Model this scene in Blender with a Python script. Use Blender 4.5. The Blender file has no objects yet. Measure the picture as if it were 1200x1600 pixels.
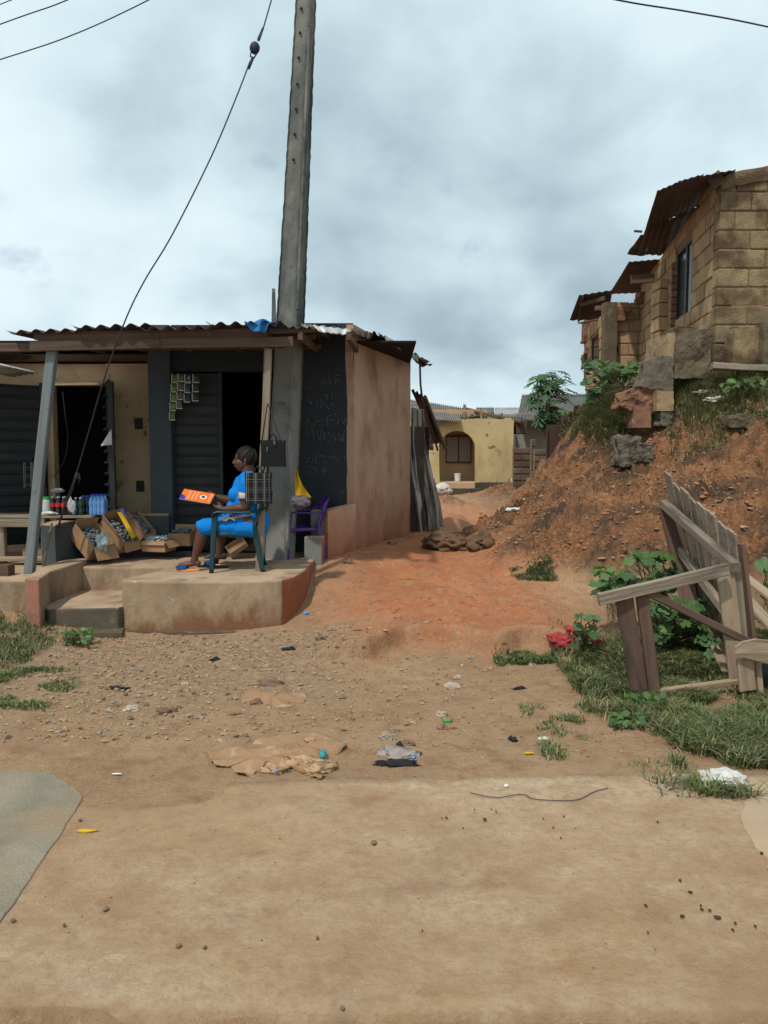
import bpy, math, random
import numpy as np
from mathutils import Vector, Matrix, Quaternion
random.seed(7); rng=np.random.default_rng(7)
scn=bpy.context.scene; COL=scn.collection
V=Vector
# ---------------- camera ----------------
EYE=1.8; F0=1200.0; TH=math.atan(94/1200)
cd=bpy.data.cameras.new('camera'); cam=bpy.data.objects.new('camera',cd); COL.objects.link(cam)
cam.location=(0,0,EYE); cam.rotation_euler=(math.pi/2-TH,0,0)
cd.sensor_fit='VERTICAL'; cd.sensor_height=24; cd.lens=F0/1600*24
cd.clip_start=.05; cd.clip_end=1500; scn.camera=cam
# ---------------- world, sun, exposure ----------------
SUN_EL=math.radians(56); SUN_AZ=math.radians(215)   # azimuth clockwise from +Y: behind the camera, to its left
w=bpy.data.worlds.new('World'); scn.world=w; w.use_nodes=True
nt=w.node_tree; N=nt.nodes; L=nt.links; N.clear()
def nn(t,**k):
    n=N.new(t)
    for a,b in k.items(): setattr(n,a,b)
    return n
out=nn('ShaderNodeOutputWorld'); bg=nn('ShaderNodeBackground'); L.new(bg.outputs[0],out.inputs[0]); bg.inputs[1].default_value=.1
sky=nn('ShaderNodeTexSky',sky_type='NISHITA',sun_disc=False); sky.sun_elevation=SUN_EL; sky.sun_rotation=SUN_AZ
tc=nn('ShaderNodeTexCoord'); sp=nn('ShaderNodeSeparateXYZ'); L.new(tc.outputs['Generated'],sp.inputs[0])
def mth(op,a,b=None,c=None):
    n=nn('ShaderNodeMath',operation=op)
    for i,x in enumerate((a,b,c)):
        if x is None: continue
        if isinstance(x,(int,float)): n.inputs[i].default_value=x
        else: L.new(x,n.inputs[i])
    return n.outputs[0]
zz=mth('MAXIMUM',mth('ADD',sp.outputs[2],.55),.3)
cb=nn('ShaderNodeCombineXYZ'); L.new(mth('DIVIDE',sp.outputs[0],zz),cb.inputs[0]); L.new(mth('DIVIDE',sp.outputs[1],zz),cb.inputs[1])
def noise(sc,det,rough,off,dist=0.0):
    mp=nn('ShaderNodeMapping'); mp.inputs['Location'].default_value=off; L.new(cb.outputs[0],mp.inputs[0])
    n=nn('ShaderNodeTexNoise'); n.inputs['Scale'].default_value=sc; n.inputs['Detail'].default_value=det
    n.inputs['Roughness'].default_value=rough; n.inputs['Distortion'].default_value=dist; L.new(mp.outputs[0],n.inputs['Vector']); return n.outputs[0]
def ramp(f,stops,interp='B_SPLINE'):
    r=nn('ShaderNodeValToRGB'); r.color_ramp.interpolation=interp; el=r.color_ramp.elements
    while len(el)<len(stops): el.new(.5)
    for e,(p,c) in zip(el,stops): e.position=p; e.color=(*c,1) if len(c)==3 else c
    L.new(f,r.inputs[0]); return r.outputs[0]
cl=ramp(mth('ADD',mth('MULTIPLY',noise(1.25,4,.5,(2.2,5.6,0),.1),.78),mth('MULTIPLY',noise(4.5,5,.55,(9.3,4.1,0),.15),.22)),[(.36,(.27,.37,.43)),(.44,(.42,.54,.60)),(.51,(.58,.72,.77)),(.62,(.75,.865,.89))])
clm=nn('ShaderNodeVectorMath',operation='SCALE'); clm.inputs[3].default_value=10; L.new(cl,clm.inputs[0]); cl=clm.outputs[0]
cov=ramp(noise(2.6,6,.55,(1.3,7.7,0),.3),[(.33,(.45,.45,.45)),(.43,(1,1,1))],'EASE')
mx=nn('ShaderNodeMix',data_type='RGBA'); L.new(cov,mx.inputs[0]); L.new(sky.outputs[0],mx.inputs[6]); L.new(cl,mx.inputs[7])
L.new(mx.outputs[2],bg.inputs[0])
sd=bpy.data.lights.new('sun','SUN'); sd.energy=2.5; sd.angle=math.radians(2.2); sd.color=(1,.95,.87)
so=bpy.data.objects.new('sun',sd); COL.objects.link(so)
sdir=V((math.sin(SUN_AZ)*math.cos(SUN_EL),math.cos(SUN_AZ)*math.cos(SUN_EL),math.sin(SUN_EL)))
so.rotation_euler=sdir.to_track_quat('Z','Y').to_euler(); so.location=(0,0,30)
vs=scn.view_settings; vs.view_transform='Standard'; vs.look='None'; vs.gamma=1; vs.exposure=0.25; vs.use_curve_mapping=False
scn.cycles.max_bounces=6; scn.cycles.diffuse_bounces=3; scn.cycles.use_denoising=True

# ---------------- helpers ----------------
RAYR=V((1,0,0)); RF=V((0,math.cos(TH),-math.sin(TH))); RU=V((0,math.sin(TH),math.cos(TH)))
def at(px,py,d):
    r=RF+RAYR*((px-600)/F0)+RU*((800-py)/F0); return V((0,0,EYE))+r*(d/r.y)
def gnd(px,py,z):
    r=RF+RAYR*((px-600)/F0)+RU*((800-py)/F0); return V((0,0,EYE))+r*((z-EYE)/r.z)
def wm(o):
    m=o.matrix_basis
    return wm(o.parent)@m if o.parent else m.copy()
def tag(o,label=None,cat=None,group=None,kind=None):
    if label: o['label']=label
    if cat: o['category']=cat
    if group: o['group']=group
    if kind: o['kind']=kind
    return o
def thing(name,label,cat,loc=(0,0,0),rz=0,group=None,rot=None):
    o=bpy.data.objects.new(name,None); COL.objects.link(o); o.location=loc; o.empty_display_size=.1
    if rot is not None: o.rotation_euler=rot.to_euler()
    else: o.rotation_euler=(0,0,rz)
    return tag(o,label,cat,group)
class MB:
    def __init__(s): s.v=[];s.g=[];s.f=[];s.m=[];s.s=[]
    def add(s,vs,fs,g=None,mi=0,sm=False):
        b=len(s.v); vs=[V(p) for p in vs]; s.v+=vs; s.g+= [V(p) for p in (g or vs)]
        for f in fs: s.f.append(tuple(b+i for i in f)); s.m.append(mi); s.s.append(sm)
        return s
    def box(s,c,sz,R=None,mi=0,gj=True):
        hx,hy,hz=[k/2 for k in sz]; c=V(c)
        pts=[V((x,y,z)) for x in(-hx,hx) for y in(-hy,hy) for z in(-hz,hz)]
        g=pts
        if R is not None: w_=[c+R@p for p in pts]
        else: w_=[c+p for p in pts]
        o=V((random.uniform(0,20),0,random.uniform(0,20))) if gj else V((0,0,0))
        return s.add(w_,[(0,1,3,2),(4,6,7,5),(0,4,5,1),(2,3,7,6),(0,2,6,4),(1,5,7,3)],[p+o+c for p in g] if R is None else [p+o for p in g],mi)
    def bar(s,p0,p1,w_,t,up=(0,0,1),ch=.12,mi=0,taper=1,wob=0,w1=None):
        # squared timber from p0 to p1: w_ across, t along 'up'
        p0=V(p0);p1=V(p1);d=(p1-p0);ln=d.length;d.normalize();up=V(up)
        sd_=d.cross(up)
        if sd_.length<1e-4: sd_=d.cross(V((1,0,0)))
        sd_.normalize();up=sd_.cross(d).normalized()
        c=min(w_,t)*ch
        prof=[(-w_/2+c,-t/2),(w_/2-c,-t/2),(w_/2,-t/2+c),(w_/2,t/2-c),(w_/2-c,t/2),(-w_/2+c,t/2),(-w_/2,t/2-c),(-w_/2,-t/2+c)]
        n=2 if wob==0 else 5
        vs_=[];g=[];o=random.uniform(0,30)
        for k in range(n):
            f=k/(n-1); q=p0.lerp(p1,f); sc=1+(taper-1)*f
            if wob and 0<k<n-1: q=q+sd_*random.uniform(-wob,wob)+up*random.uniform(-wob,wob)
            for a,b in prof: vs_.append(q+sd_*a*sc+up*b*sc); g.append(V((ln*f+o,a+o,b)))
        fs=[]
        for k in range(n-1):
            for i in range(8): fs.append((k*8+i,k*8+(i+1)%8,k*8+8+(i+1)%8,k*8+8+i))
        fs.append(tuple(range(7,-1,-1))); fs.append(tuple((n-1)*8+i for i in range(8)))
        return s.add(vs_,fs,g,mi)
    def tube(s,pts,r,n=8,mi=0,cap=True,flat=1.0,closed=False):
        pts=[V(p) for p in pts]; m=len(pts)
        if not hasattr(r,'__len__'): r=[r]*m
        vs_=[];prev=None
        for i,p in enumerate(pts):
            t=(pts[min(i+1,m-1)]-pts[max(i-1,0)])
            if t.length<1e-6: t=V((0,0,1))
            t.normalize()
            if prev is None:
                a=t.orthogonal().normalized()
                if abs(t.z)<.95: a=t.cross(V((0,0,1))).normalized()
            else:
                a=(prev-t*prev.dot(t)).normalized()
            prev=a;b=t.cross(a)
            for k in range(n):
                an=2*math.pi*k/n; vs_.append(p+a*math.cos(an)*r[i]+b*math.sin(an)*r[i]*flat)
        fs=[(i*n+k,i*n+(k+1)%n,i*n+n+(k+1)%n,i*n+n+k) for i in range(m-1) for k in range(n)]
        if cap: fs.append(tuple(range(n-1,-1,-1))); fs.append(tuple((m-1)*n+k for k in range(n)))
        return s.add(vs_,fs,None,mi,True)
    def ell(s,c,r,R=None,nu=14,nv=9,mi=0,fn=None):
        c=V(c); vs_=[]
        for j in range(nv+1):
            ph=math.pi*j/nv
            for i in range(nu):
                a=2*math.pi*i/nu; q=V((math.sin(ph)*math.cos(a),math.sin(ph)*math.sin(a),math.cos(ph)))
                if fn: q=q*fn(q)
                q=V((q.x*r[0],q.y*r[1],q.z*r[2]))
                vs_.append(c+(R@q if R is not None else q))
        fs=[(j*nu+i,j*nu+nu+i,j*nu+nu+(i+1)%nu,j*nu+(i+1)%nu) for j in range(nv) for i in range(nu)]
        return s.add(vs_,fs,None,mi,True)
    def sheet(s,fn,nu,nv,thick=(0,0,-.003),mi=0,sm=True,back=True):
        # fn(u,v) -> point, u,v in 0..1 ; real thickness
        a=[V(fn(i/nu,j/nv)) for j in range(nv+1) for i in range(nu+1)]
        g=[V((i/nu,j/nv,0)) for j in range(nv+1) for i in range(nu+1)]
        W=nu+1; fs=[(j*W+i,j*W+i+1,j*W+W+i+1,j*W+W+i) for j in range(nv) for i in range(nu)]
        t=V(thick); n=len(a)
        vs_=a+[p+t for p in a]; fs2=fs+[tuple(n+k for k in reversed(f)) for f in fs]
        for i in range(nu):
            fs2.append((i+1,i,n+i,n+i+1)); k=nv*W+i; fs2.append((k,k+1,n+k+1,n+k))
        for j in range(nv):
            k=j*W; fs2.append((k,k+W,n+k+W,n+k)); k=j*W+nu; fs2.append((k+W,k,n+k,n+k+W))
        return s.add(vs_,fs2,None,mi,sm)
    def prism(s,poly,z0,z1,mi=0):
        # poly: list of (x,y) or (x,y,ztop)
        n=len(poly); top=[V((p[0],p[1],p[2] if len(p)>2 else z1)) for p in poly]; bot=[V((p[0],p[1],z0)) for p in poly]
        A=sum(poly[i][0]*poly[(i+1)%n][1]-poly[(i+1)%n][0]*poly[i][1] for i in range(n))
        if A<0: top.reverse();bot.reverse()
        fs=[tuple(range(n)),tuple(range(2*n-1,n-1,-1))]+[(i,n+i,n+(i+1)%n,(i+1)%n) for i in range(n)]
        return s.add(top+bot,fs,None,mi)
    def poly3(s,pts,th,mi=0):
        # flat polygon in space with thickness vector th
        n=len(pts); pts=[V(p) for p in pts]; t=V(th)
        nr=(pts[1]-pts[0]).cross(pts[2]-pts[0])
        if nr.dot(t)>0: pts=pts[::-1]
        fs=[tuple(range(n)),tuple(range(2*n-1,n-1,-1))]+[(i,n+i,n+(i+1)%n,(i+1)%n) for i in range(n)]
        return s.add(pts+[p+t for p in pts],fs,None,mi)
    def build(s,name,mats,parent=None,local=False,label=None,cat=None,group=None,kind=None,smooth=None):
        vs_=s.v; c=sum(vs_,V())/max(1,len(vs_))
        if parent is not None and not local:
            inv=wm(parent).inverted(); vs_=[inv@p for p in vs_]; c=sum(vs_,V())/len(vs_)
        me=bpy.data.meshes.new(name); me.from_pydata([p-c for p in vs_],[],s.f)
        if not isinstance(mats,(list,tuple)): mats=[mats]
        for m_ in mats: me.materials.append(m_)
        me.polygons.foreach_set('material_index',s.m)
        me.polygons.foreach_set('use_smooth',[bool(x) if smooth is None else smooth for x in s.s])
        at_=me.attributes.new('gc','FLOAT_VECTOR','POINT'); at_.data.foreach_set('vector',[x for p in s.g for x in p])
        me.update()
        o=bpy.data.objects.new(name,me); COL.objects.link(o); o.location=c
        if parent is not None: o.parent=parent
        return tag(o,label,cat,group,kind)
def edge_split(o,ang=35):
    m_=o.modifiers.new('e','EDGE_SPLIT'); m_.split_angle=math.radians(ang); return o
def bevel(o,wd=.01,seg=2):
    m_=o.modifiers.new('b','BEVEL'); m_.width=wd; m_.segments=seg; m_.limit_method='ANGLE'; return o
def rough_edges(o,lv=3,st=.02,sc=.3,simple=True,seed=0):
    """subdivide and displace a mesh a little, for worn masonry and soil"""
    m_=o.modifiers.new('s','SUBSURF'); m_.subdivision_type='SIMPLE' if simple else 'CATMULL_CLARK'; m_.levels=lv; m_.render_levels=lv
    key=('rt%.3f'%sc); t=bpy.data.textures.get(key)
    if not t: t=bpy.data.textures.new(key,'CLOUDS'); t.noise_scale=sc; t.noise_depth=4
    d=o.modifiers.new('d','DISPLACE'); d.texture=t; d.texture_coords='GLOBAL'; d.strength=st; d.mid_level=.5
    return o
def copy_tree(o,parent=None,loc=None,rz=None):
    c=o.copy(); COL.objects.link(c)
    if parent is not None: c.parent=parent
    if loc is not None: c.location=loc
    if rz is not None: c.rotation_euler=(0,0,rz)
    for ch in list(o.children):
        if ch.name in COL.objects: copy_tree(ch,c)
    return c

# ---------------- materials ----------------
def mat(name,c,c2=None,scale=3.0,st=(1,1,1),rough=.88,bump=.3,bs=60.,c3=None,s3=1.5,t3=(.55,.68),rand=0.,metal=0.,spec=.25,det=6.,st3=(1,1,1),world=False,c4=None,s4=5.,t4=(.6,.68),bdist=.01,splash=None):
    m_=bpy.data.materials.new(name); m_.use_nodes=True; t=m_.node_tree; n_=t.nodes; l_=t.links
    b=n_['Principled BSDF']; b.inputs['Roughness'].default_value=rough; b.inputs['Metallic'].default_value=metal; b.inputs['Specular IOR Level'].default_value=spec
    if world: src=n_.new('ShaderNodeNewGeometry').outputs['Position']
    else: a=n_.new('ShaderNodeAttribute'); a.attribute_name='gc'; src=a.outputs['Vector']
    oi=n_.new('ShaderNodeObjectInfo'); sc_=n_.new('ShaderNodeVectorMath'); sc_.operation='MULTIPLY_ADD'
    cbn=n_.new('ShaderNodeCombineXYZ'); l_.new(oi.outputs['Random'],cbn.inputs[0]); l_.new(oi.outputs['Random'],cbn.inputs[2])
    l_.new(cbn.outputs[0],sc_.inputs[0]); k=17. if not world else 0.; sc_.inputs[1].default_value=(k,k,k); l_.new(src,sc_.inputs[2]); src=sc_.outputs[0]
    def nz(s_,stv,det_=6.,r_=.6):
        mp=n_.new('ShaderNodeMapping'); mp.inputs['Scale'].default_value=stv; l_.new(src,mp.inputs[0])
        q=n_.new('ShaderNodeTexNoise'); q.inputs['Scale'].default_value=s_; q.inputs['Detail'].default_value=det_; q.inputs['Roughness'].default_value=r_
        l_.new(mp.outputs[0],q.inputs['Vector']); return q.outputs[0]
    def rp(f,a0,a1):
        r=n_.new('ShaderNodeMapRange'); r.inputs[1].default_value=a0; r.inputs[2].default_value=a1; l_.new(f,r.inputs[0]); return r.outputs[0]
    def mixc(f,a_,b_):
        x=n_.new('ShaderNodeMix'); x.data_type='RGBA'
        l_.new(f,x.inputs[0])
        for i,q in ((6,a_),(7,b_)):
            if isinstance(q,tuple): x.inputs[i].default_value=(*q,1)
            else: l_.new(q,x.inputs[i])
        return x.outputs[2]
    c2=c2 or tuple(k*.7 for k in c)
    col=mixc(rp(nz(scale,st,det),.32,.68),c,c2)
    if c3: col=mixc(rp(nz(s3,st3),*t3),col,c3)
    if c4: col=mixc(rp(nz(s4,(1,1,1)),*t4),col,c4)
    if splash:
        gp=n_.new('ShaderNodeNewGeometry'); sz=n_.new('ShaderNodeSeparateXYZ'); l_.new(gp.outputs['Position'],sz.inputs[0])
        ad=n_.new('ShaderNodeMath'); ad.operation='MULTIPLY_ADD'; l_.new(nz(3.,(1,1,.5),6.,.7),ad.inputs[0]); ad.inputs[1].default_value=-1.3; l_.new(sz.outputs[2],ad.inputs[2])
        ad2=n_.new('ShaderNodeMath'); ad2.operation='ADD'; l_.new(ad.outputs[0],ad2.inputs[0]); ad2.inputs[1].default_value=.65
        col=mixc(rp(ad2.outputs[0],splash[0],splash[1]),col,splash[2])
    if rand:
        h=n_.new('ShaderNodeHueSaturation'); l_.new(col,h.inputs['Color']); mr=n_.new('ShaderNodeMapRange'); mr.inputs[3].default_value=1-rand; mr.inputs[4].default_value=1+rand
        l_.new(oi.outputs['Random'],mr.inputs[0]); l_.new(mr.outputs[0],h.inputs['Value']); col=h.outputs[0]
    l_.new(col,b.inputs['Base Color'])
    if bump:
        bp=n_.new('ShaderNodeBump'); bp.inputs['Strength'].default_value=bump; bp.inputs['Distance'].default_value=bdist
        l_.new(nz(bs,st,5.,.65),bp.inputs['Height']); l_.new(bp.outputs[0],b.inputs['Normal'])
    return m_
def plain(name,c,rough=.6,spec=.4,metal=0,trans=0,alpha=1):
    m_=bpy.data.materials.new(name); m_.use_nodes=True; b=m_.node_tree.nodes['Principled BSDF']
    b.inputs['Base Color'].default_value=(*c,1); b.inputs['Roughness'].default_value=rough; b.inputs['Specular IOR Level'].default_value=spec; b.inputs['Metallic'].default_value=metal
    b.inputs['Transmission Weight'].default_value=trans; b.inputs['Alpha'].default_value=alpha; return m_
WG=(.6,14,14)
M=dict(
 terra=mat('terracotta_paint',(.33,.15,.10),(.25,.11,.075),3,rough=.9,bump=.5,bs=30,c3=(.2,.12,.08),s3=4,t3=(.55,.7)),
 dark=mat('dark_painted_wall',(.026,.03,.036),(.02,.023,.027),2,rough=.75,bump=.25,c3=(.06,.058,.055),s3=2.5,t3=(.62,.8)),
 pier=mat('slate_painted_wall',(.06,.075,.085),(.045,.057,.066),2,rough=.8,bump=.3,c3=(.12,.11,.10),s3=3,t3=(.64,.8)),
 kerb=mat('charcoal_low_wall',(.075,.085,.09),(.05,.058,.062),3,rough=.85,bump=.5,c3=(.16,.13,.1),s3=2.2,t3=(.58,.75)),
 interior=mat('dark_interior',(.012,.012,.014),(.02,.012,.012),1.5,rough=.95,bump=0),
 orange=mat('faded_orange_render',(.50,.32,.215),(.39,.24,.16),1.8,st=(1,1,.7),rough=.92,bump=.55,bs=25,c3=(.24,.13,.082),s3=1.9,st3=(1,1,.75),t3=(.50,.74),c4=(.48,.37,.29),s4=3.5,t4=(.64,.71),splash=(1.25,.35,(.27,.085,.04))),
 yelwall=mat('stained_cream_render',(.56,.42,.26),(.42,.30,.18),1.6,rough=.9,bump=.4,bs=18,c3=(.22,.10,.045),s3=2.1,t3=(.56,.66),c4=(.12,.10,.075),s4=6,t4=(.64,.7)),
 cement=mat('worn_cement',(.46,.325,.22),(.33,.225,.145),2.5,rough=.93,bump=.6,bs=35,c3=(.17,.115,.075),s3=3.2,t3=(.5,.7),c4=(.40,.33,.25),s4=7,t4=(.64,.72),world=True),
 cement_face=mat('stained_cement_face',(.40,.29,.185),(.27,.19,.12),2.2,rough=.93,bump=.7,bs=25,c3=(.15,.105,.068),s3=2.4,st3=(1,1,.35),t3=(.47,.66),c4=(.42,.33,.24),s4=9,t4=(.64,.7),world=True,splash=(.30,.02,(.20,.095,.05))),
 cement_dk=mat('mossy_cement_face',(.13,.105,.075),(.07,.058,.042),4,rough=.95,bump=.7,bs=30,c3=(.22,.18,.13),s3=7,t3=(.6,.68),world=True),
 pane=plain('dim_window_pane',(.22,.18,.14),.35,.5),
 concrete=mat('pole_concrete',(.215,.21,.18),(.13,.13,.115),3,rough=.95,bump=.7,bs=70,c3=(.065,.07,.066),s3=1.6,st3=(1,1,.5),t3=(.43,.60),c4=(.08,.085,.085),s4=14,t4=(.64,.7)),
 greypaint=mat('grey_painted_concrete',(.24,.235,.22),(.18,.18,.165),2,rough=.85,bump=.4,bs=60,c3=(.085,.082,.08),s3=2.5,t3=(.55,.75)),
 post=mat('grey_painted_timber',(.19,.215,.215),(.13,.15,.155),2.,st=(.5,9,9),rough=.8,bump=.35,bs=8,c3=(.08,.08,.075),s3=6,t3=(.6,.7)),
 wood=mat('weathered_grey_timber',(.30,.245,.185),(.16,.125,.09),2.4,st=WG,rough=.9,bump=.9,bs=6,c3=(.09,.068,.05),s3=1.6,st3=(.8,6,6),t3=(.52,.7),rand=.22),
 woodb=mat('weathered_brown_timber',(.15,.088,.062),(.09,.055,.042),2.4,st=WG,rough=.88,bump=.7,bs=6,c3=(.06,.04,.033),s3=1.6,st3=(.8,6,6),t3=(.55,.72),rand=.15),
 beam=mat('roof_timber',(.13,.088,.06),(.075,.05,.036),2.4,st=WG,rough=.9,bump=.6,bs=6,rand=.2),
 board=mat('pale_cut_timber',(.38,.29,.20),(.26,.18,.115),2.,st=WG,rough=.88,bump=.5,bs=6,c3=(.15,.10,.07),s3=2,st3=(1,4,4),t3=(.6,.75),rand=.12),
 tin=mat('grey_corrugated_metal',(.25,.25,.25),(.17,.165,.16),3,rough=.5,bump=.15,metal=.4,c3=(.10,.07,.05),s3=2.2,t3=(.55,.72),rand=.15),
 tinlight=mat('pale_roof_metal',(.50,.51,.50),(.38,.38,.37),3,rough=.5,bump=.15,metal=.25,c3=(.2,.17,.14),s3=5,t3=(.58,.7)),
 rust=mat('rusty_roof_metal',(.085,.055,.045),(.05,.035,.032),2.5,rough=.75,bump=.25,metal=.1,c3=(.13,.08,.055),s3=2,t3=(.55,.7),rand=.2),
 asb=mat('grey_corrugated_roofing',(.26,.25,.23),(.14,.135,.125),2,rough=.9,bump=.3,bs=25,c3=(.08,.075,.068),s3=1.2,t3=(.52,.72),rand=.1),
 shutter=mat('dark_metal_shutter',(.022,.024,.027),(.014,.015,.017),3,rough=.55,bump=.1,spec=.35,c3=(.045,.04,.037),s3=4,t3=(.6,.75)),
 black=plain('black_plastic',(.012,.012,.013),.55,.4), blacklt=mat('black_woven_fabric',(.008,.0085,.009),(.005,.005,.0055),30,rough=.8,bump=.5,bs=200),
 white=plain('white_cloth',(.62,.62,.62),.8,.2), whiteb=mat('dusty_white_plastic',(.62,.6,.56),(.45,.42,.38),12,rough=.55,bump=.4,bs=25),
 sack=mat('grey_woven_sacking',(.46,.42,.38),(.30,.265,.24),6,st=(1,1,.3),rough=.85,bump=.7,bs=60,c3=(.10,.085,.075),s3=3,st3=(1,1,.3),t3=(.5,.68)),
 block=mat('sandcrete_block',(.43,.30,.17),(.34,.225,.125),4,rough=.95,bump=.9,bs=70,c3=(.17,.10,.055),s3=2.2,t3=(.53,.72),rand=.17,world=True,bdist=.015),
 blockw=mat('washed_sandcrete_block',(.33,.25,.14),(.22,.155,.085),6,rough=.97,bump=1.,bs=45,c3=(.12,.072,.04),s3=1.8,t3=(.47,.62),rand=.2,world=True,bdist=.03),
 mortar=mat('wet_mortar',(.29,.185,.105),(.20,.12,.068),3,rough=.97,bump=.8,bs=50,world=True,bdist=.02),
 brickred=mat('broken_red_block',(.25,.125,.075),(.15,.08,.052),5,rough=.97,bump=.9,bs=40,c3=(.33,.2,.12),s3=6,t3=(.55,.65),rand=.25,world=True),
 dkcement=mat('dark_stained_cement',(.15,.115,.072),(.075,.058,.038),3,rough=.97,bump=.8,bs=45,c3=(.23,.18,.12),s3=3,t3=(.55,.68),world=True,bdist=.02),
 greyblock=mat('grey_rough_block',(.21,.175,.13),(.12,.10,.075),6,rough=.97,bump=1.,bs=60,c3=(.08,.07,.055),s3=4,t3=(.55,.68),world=True,bdist=.03),
 skin=mat('dark_brown_skin',(.105,.045,.027),(.082,.034,.021),8,rough=.52,bump=.08,bs=200,spec=.4),
 hair=mat('black_braided_hair',(.010,.009,.009),(.02,.017,.015),50,rough=.6,bump=.5,bs=120),
 dress=mat('bright_blue_cotton',(.006,.20,.62),(.005,.165,.54),6,rough=.85,bump=.4,bs=90,spec=.15),
 cuff=mat('printed_cream_fabric',(.62,.55,.47),(.55,.47,.4),10,rough=.85,bump=.2,c3=(.30,.08,.02),s3=16,t3=(.52,.56),c4=(.02,.02,.02),s4=24,t4=(.6,.63)),
 chairg=mat('dark_teal_plastic',(.008,.045,.05),(.006,.036,.042),5,rough=.42,bump=.05,spec=.4), chairp=mat('purple_plastic',(.085,.035,.22),(.07,.028,.18),5,rough=.4,bump=.05,spec=.4),
 orangep=plain('orange_card',(.80,.17,.02),.55,.3), paperw=plain('white_print',(.75,.7,.66),.7,.2), blueprint=plain('violet_print',(.05,.04,.38),.6,.3),
 soleo=plain('orange_rubber_sole',(.72,.30,.13),.7,.2), strapb=mat('blue_slipper_fabric',(.012,.07,.22),(.01,.05,.17),20,rough=.9,bump=.4,bs=120),
 card=mat('brown_cardboard',(.36,.22,.12),(.28,.165,.09),5,rough=.9,bump=.1,c3=(.21,.12,.07),s3=2,t3=(.58,.75),rand=.1),
 film=mat('clear_plastic_wrap',(.45,.48,.48),(.22,.25,.26),28,rough=.3,bump=.7,bs=30,spec=.6),
 sach=mat('silver_sachets',(.20,.22,.23),(.05,.06,.08),30,rough=.45,bump=.4,bs=60,spec=.5,c3=(.5,.52,.5),s3=26,t3=(.58,.62)),
 cola=plain('dark_cola',(.018,.010,.008),.15,.6), redl=plain('red_label',(.5,.02,.02),.45,.4), greenb=plain('dark_green_bottle',(.006,.045,.03),.15,.6), darkb=plain('black_blue_bottle',(.006,.012,.022),.15,.6),
 waterb=plain('light_blue_bottle',(.10,.26,.55),.2,.6), watercap=plain('blue_cap',(.02,.07,.4),.4,.4), whitecap=plain('white_cap',(.6,.58,.58),.4,.4), greencap=plain('green_lid',(.02,.35,.06),.4,.4), clearb=plain('milky_bottle',(.42,.43,.42),.3,.5),
 yellowc=mat('yellow_cloth',(.66,.40,.02),(.5,.29,.015),4,rough=.85,bump=.3,bs=20), greyc=mat('grey_cloth',(.17,.15,.18),(.11,.10,.12),5,rough=.9,bump=.4,bs=20),
 tarp=mat('blue_tarpaulin',(.02,.16,.42),(.03,.2,.47),8,rough=.5,bump=.4,bs=20), chalk=plain('chalk_lines',(.13,.13,.13),.95,.1), ink=plain('faint_ink',(.03,.03,.03),.9,.1),
 yhouse=mat('mustard_house_render',(.55,.43,.225),(.44,.33,.165),1.2,rough=.9,bump=.3,bs=20,c3=(.30,.215,.11),s3=1.4,st3=(1,1,.35),t3=(.48,.72),c4=(.12,.09,.05),s4=3.5,t4=(.60,.68),world=True),
 ybase=mat('mossy_house_base',(.10,.075,.05),(.05,.042,.03),4,rough=.95,bump=.7,bs=20,c3=(.25,.15,.08),s3=5,t3=(.6,.7),world=True),
 greyhouse=mat('grey_house_render',(.30,.285,.24),(.24,.225,.19),1.5,rough=.9,bump=.2,c3=(.15,.13,.10),s3=1.3,t3=(.55,.7),world=True),
 tan_niche=mat('brown_porch_render',(.50,.34,.20),(.40,.26,.15),1.5,rough=.9,bump=.2,world=True),
 glassd=plain('dark_window_glass',(.05,.05,.05),.15,.6), winpane=plain('painted_sky_glass',(.42,.5,.52),.08,.8), frame=plain('dark_window_frame',(.012,.014,.016),.5,.4), metalw=plain('grey_steel',(.2,.2,.2),.4,.5,.8),  # winpane: sky reflection painted into its pale base colour
 gate=mat('brown_metal_gate',(.07,.04,.032),(.05,.03,.026),3,rough=.7,bump=.15), wire=plain('dark_cable',(.03,.03,.032),.6,.3), bluewrap=plain('dark_blue_binding',(.012,.014,.05),.6,.3),
 redcloth=mat('red_rag',(.42,.06,.06),(.16,.02,.02),9,rough=.9,bump=.6,bs=30,c3=(.42,.1,.09),s3=8,t3=(.58,.64)),
 tancloth=mat('dirt_caked_sheet',(.33,.20,.112),(.26,.155,.085),6,rough=.95,bump=.8,bs=40,c3=(.40,.27,.16),s3=8,t3=(.55,.65),world=True), brownsack=mat('muddy_sack',(.17,.10,.06),(.10,.062,.04),6,rough=.95,bump=.8,bs=40,c3=(.15,.07,.035),s3=3,t3=(.5,.6)),
 rock=mat('pale_rock',(.40,.33,.26),(.28,.22,.17),9,rough=.95,bump=.9,bs=30,rand=.25), rockd=mat('brown_rock',(.24,.15,.10),(.15,.09,.06),9,rough=.95,bump=.9,bs=30,rand=.25), char=plain('charred_dark_debris',(.02,.02,.025),.9,.2),
 leaf=None)
def leafmat(name,c,c2,rand=.25,sub=.25):
    m_=mat(name,c,c2,9,rough=.5,bump=.25,bs=25,rand=rand,spec=.35)
    t=m_.node_tree; b=t.nodes['Principled BSDF']; tr=t.nodes.new('ShaderNodeBsdfTranslucent'); mx_=t.nodes.new('ShaderNodeMixShader'); mx_.inputs[0].default_value=sub
    src=b.inputs['Base Color'].links[0].from_socket; t.links.new(src,tr.inputs[0]); t.links.new(b.outputs[0],mx_.inputs[1]); t.links.new(tr.outputs[0],mx_.inputs[2])
    t.links.new(mx_.outputs[0],t.nodes['Material Output'].inputs[0]); return m_
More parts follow.
